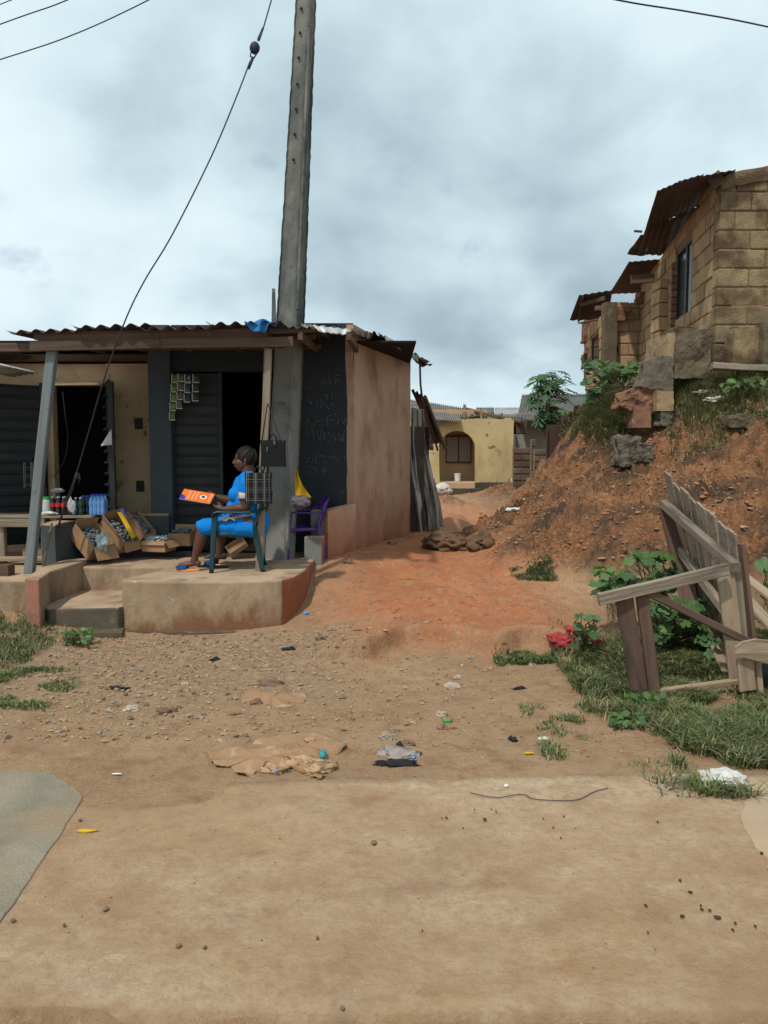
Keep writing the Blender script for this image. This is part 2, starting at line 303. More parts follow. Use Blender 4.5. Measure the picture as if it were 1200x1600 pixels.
M['leaf']=leafmat('broad_green_leaf',(.075,.15,.048),(.045,.10,.033),.35); M['leafy']=leafmat('bright_green_leaf',(.10,.19,.04),(.065,.13,.03),.35)
M['papaya']=leafmat('papaya_leaf',(.05,.125,.04),(.035,.09,.03),.35); M['grass']=leafmat('grass_blade',(.12,.165,.05),(.06,.105,.03),.2); M['dry']=leafmat('dry_grass_blade',(.34,.27,.15),(.20,.17,.085),.2)
M['stemm']=mat('plant_stem',(.14,.13,.07),(.09,.08,.045),6,rough=.9,bump=.3); M['vine']=leafmat('dry_vine',(.17,.15,.075),(.10,.095,.045),.3,.1)
def rbox(name,c,sz,m_,parent=None,R=None,bv=.008,**k):
    o=MB().box(c,sz,R).build(name,m_,parent,**k)
    if bv: bevel(o,bv)
    return o
def grp_copy(o,loc,label=None,rz=None):
    c=copy_tree(o,loc=loc,rz=rz)
    if label: c['label']=label
    return c
# ---------------- terrain ----------------
def vnoise(x,y,seed=0):
    xi=np.floor(x).astype(np.int64); yi=np.floor(y).astype(np.int64); fx=x-xi; fy=y-yi
    def h(a,b):
        n=(a*374761393+b*668265263+seed*1442695041)&0xffffffff; n=((n^(n>>13))*1274126177)&0xffffffff; n=n^(n>>16)
        return (n&0xffff)/65535.0
    u=fx*fx*(3-2*fx); v=fy*fy*(3-2*fy)
    return (h(xi,yi)*(1-u)+h(xi+1,yi)*u)*(1-v)+(h(xi,yi+1)*(1-u)+h(xi+1,yi+1)*u)*v
def fbm(x,y,oc=4,seed=0,gain=.5):
    s=0;a=1;t=0
    for k in range(oc):
        s=s+a*vnoise(x*(2.03**k)+k*7.3,y*(2.03**k)-k*3.1,seed+k); t+=a; a*=gain
    return s/t-.5
def ss(a,b,x):
    t=np.clip((x-a)/(b-a),0,1); return t*t*(3-2*t)
CP=[(x,y,0.) for x in(-10,-6,-3,0,3,6,10) for y in(-4,0,2.4,4.2)]
CP+=[(-3,5.5,0),(-1,5.5,0),(1,5.5,0),(3,5.3,.02),(-6,5.6,.04),(-2.8,6.6,.0),(-1,6.5,.0),(0.4,6.4,.0),(-6,6.6,.1),(-4.1,7.3,.16),(-3.8,7.7,.22),(-7,7.8,.25),(-10,8,.3),
 (-2.6,7.4,.02),(-1.2,7.4,.03),(-.5,7.4,.08),(.6,7.2,.1),(0,8,.27),(.7,8,.27),(-.35,8.6,.36),(.1,9.0,.43),(.7,9.6,.48),(-.35,9.6,.58),(0,10.6,.56),(.4,11.9,.55),(1.0,12.5,.52),(1.4,16,.5),(2,20,.48),(3,26,.46),(0,26,.46),(-3,30,.45),(8,34,.9),
 (-3,13,.5),(-8,13,.4),(-8,20,.4),(1.5,8.4,.33),(1.6,7.6,.2),(2.2,6.8,.12),(3,6.2,.08),(1.2,6.9,.07),(1.05,10.5,.5),(1.22,10.0,.5),(1.65,9.0,.43),(2.1,8.4,.34),(2.6,7.95,.29),(3.2,7.6,.25),(3.9,7.3,.28),(4.15,8.1,.53),
 (1.65,12.5,.52),(1.95,13.6,.5),(2.35,14.7,.5),(2.8,16,.5),(3.3,18,.5),(3.5,20,.52)]
for q in [(822,784,12.8),(838,759,13.2),(866,729,13.5),(900,692,13.6),(940,642,13.2),(975,640,12.3),(1000,720,11),(1000,660,11.5),(900,800,9.7),(1000,800,9.1),(1100,800,8.8),(820,840,9.7),(880,860,9.0),(960,870,8.5),(1100,700,10.3),(1100,640,10.8),(1190,660,10.),(1190,760,9.2),(1190,575,11.3),(1080,575,11.6),(990,590,13.5),(925,626,14.6),(785,830,10.9),(748,845,10.6)]:
    p=at(*q); CP.append((p.x,p.y,p.z))
CP+=[(6,13,3.25),(6,17,3.2),(5.3,17,3.0),(9,13,3.25),(9,10.5,2.5),(8,8.6,.9),(10,6,.3),(5.5,7,.3),(4.4,6,.14),(4.4,19,2.2),(6,22,2.4),(10,22,2.8),(4.6,23,1.1),(7,27,1.0),(10,30,1.0),(12,12,3.3),(12,18,3.2),(6.5,9.8,2.1)]
CPa=np.array(CP); _P=CPa[:,:2]; _n=len(CPa)
def _k(r2): return .5*r2*np.log(np.maximum(r2,1e-12))
_A=np.zeros((_n+3,_n+3)); _A[:_n,:_n]=_k(((_P[:,None]-_P[None])**2).sum(-1))+np.eye(_n)*.008
_A[:_n,_n]=1;_A[:_n,_n+1:]=_P;_A[_n,:_n]=1;_A[_n+1:,:_n]=_P.T
_w=np.linalg.solve(_A,np.concatenate([CPa[:,2],[0,0,0]]))
def base_h(x,y):
    x=np.clip(x,-10,12);y=np.clip(y,-4,34); s=_w[_n]+_w[_n+1]*x+_w[_n+2]*y
    for i in range(_n): s=s+_w[i]*_k((x-_P[i,0])**2+(y-_P[i,1])**2)
    return s
def yl(x): return 6.62+.22*np.sin(x*1.9+.4)+.10*np.sin(x*5.1)+.06*np.sin(x*11)
def bankm(x,y,b): return ss(1.0,1.7,x+.25*np.sin(y*2.3))*ss(6.9,7.8,y+.3*np.sin(x*3))*ss(.34,.60,b)*(1-ss(2.7,3.1,b))
def height(x,y,full=False):
    x=np.asarray(x,float);y=np.asarray(y,float); b=base_h(x,y)
    road=1-ss(4.1,4.5,y)
    b=b*(1-road)
    b=b+.012*ss(3.6,4.3,y)*(1-ss(-1.2,-.6,x))*(1-ss(5,6,y))
    t=y-yl(x); b=b+.19*ss(-.07,.07,t+.16*fbm(x*5,y*5,4,19))*np.exp(-np.maximum(t,0)/1.0)*ss(-.9,-.2,x)*(1-ss(1.5,1.9,x))
    bk=bankm(x,y,b)
    dirt=1-road
    rut=(1-np.abs(fbm(x*2.6+y*.3,y*.9,4,57)*2)*1.6)*ss(-.9,-.1,x)*(1-ss(1.2,1.8,x))*ss(6.7,7.2,y)*(1-ss(12,14,y))
    d=dirt*(-rut*.045+fbm(x*1.7,y*1.7,4,3)*.05+fbm(x*8,y*8,3,9)*.022+fbm(x*25,y*25,2,21)*.014)
    r1=fbm(x*2.2+y*.6,y*2.2,5,11,.6); r2=1-np.abs(fbm(x*5,y*5+b*4,4,31)*2)*1.7; r3=fbm(x*16,y*13+b*9,3,41)
    r4=1-np.abs(fbm(x*11+b*3,y*9+b*8,3,51)*2)*1.8
    d=d+bk*(r1*.38+r2*.10+r3*.20+r4*.06)
    z=b+d
    z=z-.10*(1-ss(2.30,2.34,y-.05*fbm(x*6,x*0+3,3,77)))
    return (z,b,bk) if full else z
def hz(x,y): return float(height(np.array([x]),np.array([y]))[0])
def hit(px,py,d0=3.,d1=30.):
    ds=np.linspace(d0,d1,400); r=RF+RAYR*((px-600)/F0)+RU*((800-py)/F0)
    X=r.x/r.y*ds; Z=EYE+r.z/r.y*ds; H=height(X,ds); k=np.argmax(Z<=H)
    if Z[k]>H[k]: k=len(ds)-1
    return V((X[k],ds[k],H[k]))
def gap(a,b,st): return np.arange(a,b,st)
xs=np.concatenate([-np.geomspace(90,9,18)[:-1],gap(-9,-5,.12),gap(-5,6.5,.026),gap(6.5,12,.15),np.geomspace(12,120,16)])
ys=np.concatenate([gap(-6,2.2,.6),gap(2.2,4,.05),gap(4,9,.026),gap(9,15,.034),gap(15,36,.25),np.geomspace(36,400,16)])
X,Y=np.meshgrid(xs,ys); Z,B,BK=height(X,Y,True)
nx,ny=len(xs),len(ys)
co=np.stack([X,Y,Z],-1).reshape(-1,3); I=np.arange(nx*ny).reshape(ny,nx)
fc=np.stack([I[:-1,:-1],I[:-1,1:],I[1:,1:],I[1:,:-1]],-1).reshape(-1,4)
me=bpy.data.meshes.new('ground'); me.vertices.add(len(co)); me.vertices.foreach_set('co',co.ravel())
me.loops.add(fc.size); me.loops.foreach_set('vertex_index',fc.ravel()); me.polygons.add(len(fc))
me.polygons.foreach_set('loop_start',np.arange(0,fc.size,4)); me.polygons.foreach_set('loop_total',np.full(len(fc),4)); me.polygons.foreach_set('use_smooth',np.ones(len(fc),bool)); me.update()
# what kind of earth lies where
t=Y-yl(X)
red=ss(-1.2,.1,X)*(1-ss(1.2,2.4,X+.3*fbm(X*2,Y*2,3,5)))*ss(-.4,.3,t+.6*fbm(X*2.5,Y*2.5,3,6))*(1-ss(12,15,Y))
red=np.maximum(red,.85*ss(6.6,7.2,Y)*(1-ss(7.5,7.8,Y))*(1-ss(-.8,-.2,X))*ss(-3.6,-3,X)*ss(.35,.6,fbm(X*3,Y*3,3,8)+.5))
red=np.maximum(red,.7*ss(12,14,Y)*(1-ss(18,22,Y))*(1-BK))
grav=ss(4.9,5.6,Y+.8*fbm(X*1.2,Y*1.2,3,2))*(1-ss(-.7,.5,X+.8*fbm(X,Y,3,4)))*(1-ss(7.3,7.6,Y))
soil=ss(2.2,3.2,X+.5*fbm(X*2,Y*2,3,14))*ss(4.5,5,Y)*(1-BK)
zone=np.stack([red,grav,BK,soil],-1).reshape(-1,4)
ca=me.attributes.new('zone','FLOAT_COLOR','POINT'); ca.data.foreach_set('color',zone.ravel())
def ground_mat(name,road=False):
    m_=bpy.data.materials.new(name); m_.use_nodes=True; t_=m_.node_tree; n_=t_.nodes; l_=t_.links; b=n_['Principled BSDF']; b.inputs['Roughness'].default_value=.95; b.inputs['Specular IOR Level'].default_value=.15
    P=n_.new('ShaderNodeNewGeometry').outputs['Position']
    def nz(s_,d_=6.,r_=.6,off=(0,0,0),st=(1,1,1)):
        mp=n_.new('ShaderNodeMapping'); mp.inputs['Location'].default_value=off; mp.inputs['Scale'].default_value=st; l_.new(P,mp.inputs[0])
        q=n_.new('ShaderNodeTexNoise'); q.inputs['Scale'].default_value=s_; q.inputs['Detail'].default_value=d_; q.inputs['Roughness'].default_value=r_; l_.new(mp.outputs[0],q.inputs['Vector']); return q.outputs[0]
    def rp(f,a0,a1,b0=0.,b1=1.):
        r=n_.new('ShaderNodeMapRange'); r.inputs[1].default_value=a0; r.inputs[2].default_value=a1; r.inputs[3].default_value=b0; r.inputs[4].default_value=b1; l_.new(f,r.inputs[0]); return r.outputs[0]
    def mixc(f,a_,b_):
        x=n_.new('ShaderNodeMix'); x.data_type='RGBA'; l_.new(f,x.inputs[0])
        for i,q in ((6,a_),(7,b_)):
            if isinstance(q,tuple): x.inputs[i].default_value=(*q,1)
            else: l_.new(q,x.inputs[i])
        return x.outputs[2]
    def mm(op,a_,b_):
        x=n_.new('ShaderNodeMath'); x.operation=op
        for i,q in enumerate((a_,b_)):
            if isinstance(q,float): x.inputs[i].default_value=q
            else: l_.new(q,x.inputs[i])
        return x.outputs[0]
    c=mixc(rp(nz(.9),.35,.65),(.42,.272,.158),(.34,.212,.122))
    c=mixc(rp(nz(5,5,.65,(3,0,0)),.5,.72),c,(.28,.15,.078))
    if road:
        sx0=n_.new('ShaderNodeSeparateXYZ'); l_.new(P,sx0.inputs[0]); lf_=mm('MULTIPLY',rp(sx0.outputs[0],-.3,-1.2),rp(sx0.outputs[1],2.9,3.9))
        c=mixc(mm('MULTIPLY',lf_,rp(nz(11,7,.8,(9,1,0)),.50,.64,0,.5)),c,(.23,.14,.085)); c=mixc(mm('MULTIPLY',lf_,rp(nz(8,7,.78,(9,11,0)),.54,.66,0,.7)),c,(.43,.30,.195)); c_pre=c
        sx=n_.new('ShaderNodeSeparateXYZ'); l_.new(P,sx.inputs[0])
        edge=rp(sx.outputs[0],-1.0,.3); fr_=rp(sx.outputs[1],4.08,3.75); ln_=mm('MAXIMUM',fr_,edge)
        c=mixc(mm('MULTIPLY',ln_,mm('MULTIPLY',rp(nz(1.3,8,.68,(8,2,0),(1,1.5,1)),.42,.60),rp(nz(14,6,.75,(1,2,3)),.3,.6,.25,.85))),c,(.50,.37,.245))
        c=mixc(mm('MULTIPLY',mm('MULTIPLY',rp(sx.outputs[1],3.1,4.1),edge),rp(nz(3.0,9,.72,(5,5,0)),.40,.60,.0,.85)),c,(.55,.41,.28))
        c=mixc(rp(nz(2.2,5,.6,(15,5,0)),.55,.75),c,(.29,.185,.115))
        c=mixc(rp(nz(55,5,.75),.60,.70,0,.6),c,(.26,.17,.102))
        pass
        c=mixc(rp(nz(22,7,.8,(2,7,1)),.47,.62,0,.55),c,(.29,.185,.11)); c=mixc(rp(nz(2.6,8,.7,(12,17,1),(1,2.2,1)),.50,.66,0,.5),c,(.34,.215,.125)); c=mixc(rp(nz(7,7,.75,(22,7,1)),.54,.68,0,.5),c,(.46,.35,.25))
        c=mixc(lf_,c,c_pre)
        h1=mm('ADD',mm('MULTIPLY',nz(4.,7,.7),.35),mm('MULTIPLY',nz(60,5,.8),.22)); st=.9
    else:
        a=n_.new('ShaderNodeAttribute'); a.attribute_name='zone'; sc_=n_.new('ShaderNodeSeparateColor'); l_.new(a.outputs['Color'],sc_.inputs[0])
        rc=mixc(rp(nz(2.,5),.35,.65),(.50,.19,.085),(.40,.145,.066)); rc=mixc(rp(nz(7,5,.7,(3,3,3)),.55,.68),rc,(.48,.24,.11)); rc=mixc(rp(nz(6,5,.7,(6,3,3)),.58,.72),rc,(.24,.075,.036))
        c=mixc(mm('MULTIPLY',sc_.outputs[0],rp(nz(3,5,.6,(6,1,0)),.25,.5,.55,1.)),c,rc)
        c=mixc(rp(nz(11,7,.8,(9,1,0)),.50,.64,0,.5),c,(.23,.14,.085)); c=mixc(rp(nz(8,7,.78,(9,11,0)),.54,.66,0,.7),c,(.43,.30,.195))
        gc=mixc(rp(nz(14,7,.8),.40,.60),(.42,.285,.175),(.24,.15,.09)); gc=mixc(rp(nz(38,4,.7,(2,2,0)),.58,.68),gc,(.42,.34,.26))
        c=mixc(mm('MULTIPLY',sc_.outputs[1],.9),c,gc)
        bc=mixc(rp(nz(3,6,.7,(0,0,0),(1,1,1.6)),.4,.6),(.47,.225,.105),(.32,.14,.07)); bc=mixc(rp(nz(1.3,5,.65,(3,9,4)),.5,.62),bc,(.10,.062,.043)); bc=mixc(rp(nz(11,6,.7,(1,9,4),(1,1,2)),.56,.66),bc,(.56,.34,.17)); bc=mixc(rp(nz(9,6,.7,(8,9,4)),.58,.66),bc,(.085,.045,.03))
        bc=mixc(rp(nz(1.5,5,.65,(3,2,1),(1.6,1.6,.35)),.47,.64,0,.9),bc,(.13,.085,.055)); bc=mixc(rp(nz(24,5,.7,(8,19,4)),.60,.68),bc,(.58,.40,.24)); bc=mixc(rp(nz(18,6,.75,(8,29,4)),.56,.64),bc,(.11,.055,.035)); c=mixc(mm('MULTIPLY',sc_.outputs[2],1.),c,bc)
        so_=mixc(rp(nz(6,5,.7),.4,.6),(.22,.125,.075),(.14,.088,.055))
        c=mixc(mm('MULTIPLY',a.outputs['Alpha'],.6),c,so_)
        c=mixc(rp(nz(26,5,.7,(7,7,0)),.62,.70),c,(.16,.10,.06)); c=mixc(rp(nz(40,4,.7,(17,7,0)),.655,.70),c,(.50,.42,.34))
        h1=mm('ADD',mm('ADD',mm('MULTIPLY',nz(9,6,.7),.35),mm('MULTIPLY',nz(45,5,.75),.4)),mm('MULTIPLY',mm('MULTIPLY',nz(20,6,.75,(5,5,5)),1.4),sc_.outputs[2])); st=1.0
    l_.new(c,b.inputs['Base Color']); bp=n_.new('ShaderNodeBump'); bp.inputs['Strength'].default_value=st; bp.inputs['Distance'].default_value=.06; l_.new(h1,bp.inputs['Height']); l_.new(bp.outputs[0],b.inputs['Normal'])
    return m_
M['ground']=ground_mat('bare_earth'); M['road']=ground_mat('dusty_road_surface',True)
me.materials.append(M['ground']); g=bpy.data.objects.new('ground',me); COL.objects.link(g); tag(g,kind='structure',label='bare red and tan earth rising to a cut bank on the right')
def gridh(x,y):
    x=np.asarray(x,float); y=np.asarray(y,float); i=np.clip(np.searchsorted(xs,x)-1,0,nx-2); j=np.clip(np.searchsorted(ys,y)-1,0,ny-2)
    u=np.clip((x-xs[i])/(xs[i+1]-xs[i]),0,1); v=np.clip((y-ys[j])/(ys[j+1]-ys[j]),0,1)
    return (Z[j,i]*(1-u)+Z[j,i+1]*u)*(1-v)+(Z[j+1,i]*(1-u)+Z[j+1,i+1]*u)*v
def hz(x,y): return float(gridh(x,y))
def hit(px,py,d0=2.5,d1=30.):
    ds=np.linspace(d0,d1,1500); r=RF+RAYR*((px-600)/F0)+RU*((800-py)/F0)
    X_=r.x/r.y*ds; Zr=EYE+r.z/r.y*ds; H=gridh(X_,ds); k=int(np.argmax(Zr<=H))
    if Zr[k]>H[k]: k=len(ds)-1
    return V((X_[k],ds[k],H[k]))
# dusty road sheet, 4 mm above the earth, with a ragged far edge
def road_far(x): return 4.12+(.16*math.sin(x*2.1)+.1*math.sin(x*5.3) if x<-1 else 0)+.05*math.sin(x*1.3)+.10*float(fbm(np.array([x*2.5]),np.array([1.]),4,51)[0])
rx=[-60,-30,-14]+list(np.arange(-8,8.01,.12))+[14,30,60]
def road_near(x): return 2.36 + .03*float(fbm(np.array([x*7]),np.array([2.]),3,52)[0])-(.03 if x>-.9 else 0)
b=MB(); vs_=[];fs=[]; K=26
for i,x in enumerate(rx):
    y0,y1=road_near(x),road_far(x)
    for k in range(K):
        y=y0+(y1-y0)*k/(K-1); zc=.004+.010*float(fbm(np.array([x*.8]),np.array([y*.8]),3,61)[0])*(0 if k in(0,K-1) else 1)
        vs_.append((x,y,(zc if abs(x)<9 else .004)-(.016*(max(0,k-K+5)/4) if x<-.8 else 0)))
    vs_.append((x,y0,-.05)); vs_.append((x,y1+.01,-.03))
W=K+2
for i in range(len(rx)-1):
    for k in range(K-1): fs.append((i*W+k,(i+1)*W+k,(i+1)*W+k+1,i*W+k+1))
    fs.append((i*W+K,(i+1)*W+K,(i+1)*W,i*W)); fs.append((i*W+K-1,(i+1)*W+K-1,(i+1)*W+K+1,i*W+K+1))
b.add(vs_,fs,None,0,True).build('road',M['road'],kind='structure',label='dusty tan road surface across the foreground')
# concrete slabs left and right
def slab(name,pix,z,m_,label,rd):
    pts=[gnd(a,b_,z) for a,b_ in pix]; n_=len(pts); pts=[pts[i].lerp(pts[(i+1)%n_],k/4)+V((random.uniform(-.005,.005),random.uniform(-.005,.005),0)) for i in range(n_) for k in range(4)]; o=MB().prism([(p.x,p.y) for p in pts],-.06,z).build(name,m_,kind='structure',label=label)
    bevel(o,.008,2); return o
M['slab']=mat('grey_green_concrete',(.27,.245,.18),(.19,.17,.125),3.,rough=.95,bump=.8,bs=60,bdist=.02,c3=(.34,.27,.19),s3=1.3,t3=(.45,.65),c4=(.30,.215,.14),s4=1.0,t4=(.54,.68),world=True)
M['slabp']=mat('pale_dusty_concrete',(.42,.31,.21),(.34,.24,.155),3.,rough=.95,bump=.4,bs=50,world=True)
slab('concrete_slab',[(-900,1175),(-150,1150),(-20,1168),(20,1176),(60,1194),(95,1216),(122,1234),(130,1243),(122,1258),(98,1298),(70,1340),(38,1388),(0,1440),(-60,1500),(-900,1560)],.012,M['slab'],'grey-green concrete slab corner at the left road edge',.006)
slab('concrete_slab',[(2300,1150),(1500,1172),(1230,1205),(1185,1228),(1164,1252),(1156,1272),(1162,1292),(1180,1322),(1215,1352),(1290,1400),(1500,1475),(2300,1560)],.012,M['slabp'],'pale dusty concrete slab at the right edge of the road',.006)
# scattered gravel, one mass
b=MB(); stones=[]
def stone(b,p,s,mi):
    a=[V((1,0,0)),V((-1,0,0)),V((0,1,0)),V((0,-1,0)),V((0,0,1)),V((0,0,-.6))]
    q=Quaternion((random.random(),random.random(),random.random(),random.random())).normalized().to_matrix()
    S=(s*random.uniform(.7,1.4),s*random.uniform(.6,1.1),s*random.uniform(.35,.7))
    vs_=[]
    for k in a:
        k=q@(k*random.uniform(.75,1.15)); vs_.append(V(p)+V((k.x*S[0],k.y*S[1],k.z*S[2])))
    b.add(vs_,[(0,2,4),(2,1,4),(1,3,4),(3,0,4),(2,0,5),(1,2,5),(3,1,5),(0,3,5)],None,mi)
pts=[]
for _ in range(11000):
    r=random.random()
    if r<.62: x=random.gauss(-1.9,1.2); y=random.uniform(4.6,7.4); s=.005+.026*random.random()**5
    elif r<.85: x=random.uniform(-1,3); y=random.uniform(4.4,8.5); s=.005+.013*random.random()**3
    else: x=random.uniform(-4,4); y=random.uniform(2.5,4.5); s=.002+.004*random.random()**3
    pts.append((x,y,s))
for _ in range(11000):
    x=random.uniform(1.1,6); y=random.uniform(7.3,13.5); pts.append((x,y,.010+.045*random.random()**5))
pa=np.array(pts); Hh,Bh,Kh=height(pa[:,0],pa[:,1],True)
b2=MB()
for (x,y,s),h_,kk in zip(pts,Hh,Kh):
    if y>7.28 and x>1.05 and s>=.012:
        if kk<.35: continue
        stone(b2,(x,y,h_),s,random.choice((0,0,0,0,0,1,1,2)))
    else: stone(b,(x,y,h_+s*.2+(.006 if y<4.3 else 0)),s,random.choice((0,1,1,2)))
M['pebd']=mat('pebble_dark',(.22,.14,.085),(.14,.09,.06),9,bump=0); M['peb']=mat('pebble_tan',(.40,.27,.165),(.29,.19,.115),9,bump=0); M['pebr']=mat('clod_red',(.38,.18,.09),(.25,.11,.06),9,bump=.4)
b.build('gravel',[M['rock'],M['peb'],M['pebd']],kind='stuff',label='loose gravel and stone chips strewn over the bare earth')
b2.build('clods',[M['pebr'],M['pebd'],M['peb']],kind='stuff',label='loose clods of red earth on the cut bank')
# ---------------- veranda platform, steps, kerbs ----------------
PZ=.53
def G(px,py,z=PZ): p=gnd(px,py,z); return (p.x,p.y)
plat=thing('concrete_veranda','stained cement veranda platform with rounded corner and a recessed front step under the shop roof','platform',(-2,7.6,0))
# main mass: outline at floor level
front=[G(185,906),G(197,902),G(232,896)]
outl=[(at(184,909,7.52).x,7.66),(at(187,909,7.5).x,7.56),(at(194,909,7.5).x,7.51),G(230,908),G(300,909),(at(380,909,7.6).x,7.5),G(440,906),G(462,900),G(478,890),G(490,876),G(497,866)]
main=[(p[0],p[1]) for p in outl]+[(-.62,9.55),(-4.0,9.75),(-3.75,8.6),G(130,886),(G(250,891)[0],G(130,886)[1]+.0),(G(250,891)[0],G(250,891)[1])]
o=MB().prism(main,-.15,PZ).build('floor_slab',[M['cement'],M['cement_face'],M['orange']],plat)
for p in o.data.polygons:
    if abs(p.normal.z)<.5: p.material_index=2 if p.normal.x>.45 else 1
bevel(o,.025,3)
# lower plinth lip of broken cement under the front
lip=[(p[0]+random.uniform(-.03,.03),p[1]-random.uniform(.02,.07)) for p in main[:9]]
lip=[lip[0]]+[(a[0]*(1-f)+b_[0]*f+random.uniform(-.02,.02),a[1]*(1-f)+b_[1]*f+random.uniform(-.03,.02)) for a,b_ in zip(lip,lip[1:]) for f in (.25,.5,.75,1)]
o=MB().prism(lip+[(-1.2,8.2),(-2.8,8.2)],-.15,.035).build('broken_footing',M['dkcement'],plat)
# step
st=[(at(78,945,7.42).x,7.40),(at(186,948,7.5).x,7.47),(at(215,946,7.6).x,7.8),(at(300,892,8.5).x,8.7),(-3.85,8.9),(-3.9,8.0)]
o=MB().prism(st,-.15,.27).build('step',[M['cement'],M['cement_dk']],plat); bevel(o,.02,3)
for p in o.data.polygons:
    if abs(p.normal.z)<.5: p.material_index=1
o=MB().prism([(at(80,990,7.3).x,7.22),(at(190,990,7.3).x,7.3),(-2.6,7.6),(-3.5,7.6)],-.1,.06).build('step_footing',M['dkcement'],plat)
# left parapet of the step: end face terracotta
pl0,pl1=at(48,898,7.35),at(122,878,8.55)
def zrow(y): return PZ+.02
par=[(at(38,902,7.32).x,7.32),(at(62,906,7.28).x,7.26),(at(90,892,7.9).x,7.75),(at(132,884,8.5).x,8.45),(at(130,876,8.5).x,8.75),(at(100,876,8.6).x,8.62),(at(66,884,8.1).x,8.1)]
o=MB().prism([(x,y,PZ+.06) for x,y in par],-.15,PZ+.06).build('parapet',[M['cement'],M['cement_face'],M['terra']],plat); bevel(o,.02,3)
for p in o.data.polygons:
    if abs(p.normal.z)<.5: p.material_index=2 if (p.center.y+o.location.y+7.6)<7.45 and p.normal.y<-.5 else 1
# left floor beyond the parapet
lf=[(-9,7.7),(-5.2,7.62),(at(0,907,7.6).x,7.62),(at(42,905,7.6).x,7.6),(-3.7,8.4),(-3.5,9.9),(-9,9.9)]
lfb=thing('concrete_apron','low cement apron in front of the cream walled shop at the left edge','platform',(-5,8,0))
o=MB().prism(lf,-.15,PZ-.02).build('floor_slab',[M['cement'],M['cement_face']],lfb); bevel(o,.02,3)
for p in o.data.polygons:
    if abs(p.normal.z)<.5: p.material_index=1
# curved charcoal low wall
kw=thing('curved_low_wall','curved charcoal low wall with a bare cement top behind the cardboard cartons','wall',(-3.4,9,PZ))
cl_=[(at(78,830,8.5).x,8.45),(at(92,830,8.6).x,8.72),(at(120,820,8.9).x,9.0),(at(160,820,9.15).x,9.25),(at(205,820,9.3).x,9.38),(at(262,820,9.45).x,9.5)]
pts2=[]
def smooth(pts,n=5):
    out_=[]
    for i in range(len(pts)-1):
        a,b_,c,d=[np.array(pts[min(max(j,0),len(pts)-1)]) for j in(i-1,i,i+1,i+2)]
        for k in range(n):
            t_=k/n; out_.append(tuple(.5*((2*b_)+(-a+c)*t_+(2*a-5*b_+4*c-d)*t_**2+(-a+3*b_-3*c+d)*t_**3)))
    out_.append(tuple(pts[-1])); return out_
cs=smooth(cl_); th=.085
L_=[];R_=[]
for i,p in enumerate(cs):
    a=cs[max(i-1,0)];c=cs[min(i+1,len(cs)-1)];d=V((c[0]-a[0],c[1]-a[1],0)).normalized();n_=V((-d.y,d.x,0))
    z_=PZ+.46+.06*(i/len(cs))+.012*math.sin(i*.45)
    L_.append((p[0]+n_.x*th,p[1]+n_.y*th,z_)); R_.append((p[0]-n_.x*th,p[1]-n_.y*th,z_-.01))
b=MB()
for i in range(len(L_)-1):
    pass
nL=len(L_); vs_=[V(q) for q in L_]+[V(q) for q in R_]+[V((q[0],q[1],PZ-.1)) for q in L_]+[V((q[0],q[1],PZ-.1)) for q in R_]
ft=[(nL+i,nL+i+1,i+1,i) for i in range(nL-1)]; fsd=[(i,i+1,2*nL+i+1,2*nL+i) for i in range(nL-1)]+[(nL+i+1,nL+i,3*nL+i,3*nL+i+1) for i in range(nL-1)]+[(nL,0,2*nL,3*nL),(nL-1,2*nL-1,4*nL-1,3*nL-1)]
b.add(vs_,fsd,None,0); o=b.build('wall_body',M['kerb'],kw)
b=MB(); tp=[V((q[0],q[1],q[2]+.006)) for q in L_]+[V((q[0],q[1],q[2]+.012)) for q in R_]+[V(q)-V((0,0,.02)) for q in L_]+[V(q)-V((0,0,.02)) for q in R_]
b.add(tp,[(nL+i,nL+i+1,i+1,i) for i in range(nL-1)]+fsd[:],None,0) if False else b.add(tp,ft+fsd,None,0)
b.build('cement_top',M['cement'],kw)

# ---------------- dark shop ----------------
FY=9.6
shop=thing('kiosk_shop','dark painted roadside shop with a corrugated veranda roof and a faded orange side wall','shop',(-1.6,FY,PZ))
X0=at(236,700,FY).x; XD0=at(270,700,FY).x; XD1=at(446,700,FY).x; X1=at(553,700,FY).x; XE=at(641,700,11.9).x
ZT=3.38; ZD=at(300,580,FY).z
def wallbox(name,x0,x1,z0,z1,y0,y1,m_,par,bv=.006,**k):
    return rbox(name,((x0+x1)/2,(y0+y1)/2,(z0+z1)/2),(x1-x0,y1-y0,z1-z0),m_,par,bv=bv,**k)
wallbox('pier',X0,XD0,PZ-.1,ZT-.03,FY-.06,FY+.16,M['pier'],shop)
wallbox('wall',XD1,X1-.004,PZ-.1,ZT,FY,FY+.15,M['dark'],shop,label='near black front wall panel with chalk writing')
wallbox('lintel_wall',XD0+.002,XD1-.002,ZD,ZT-.02,FY+.012,FY+.15,M['dark'],shop)
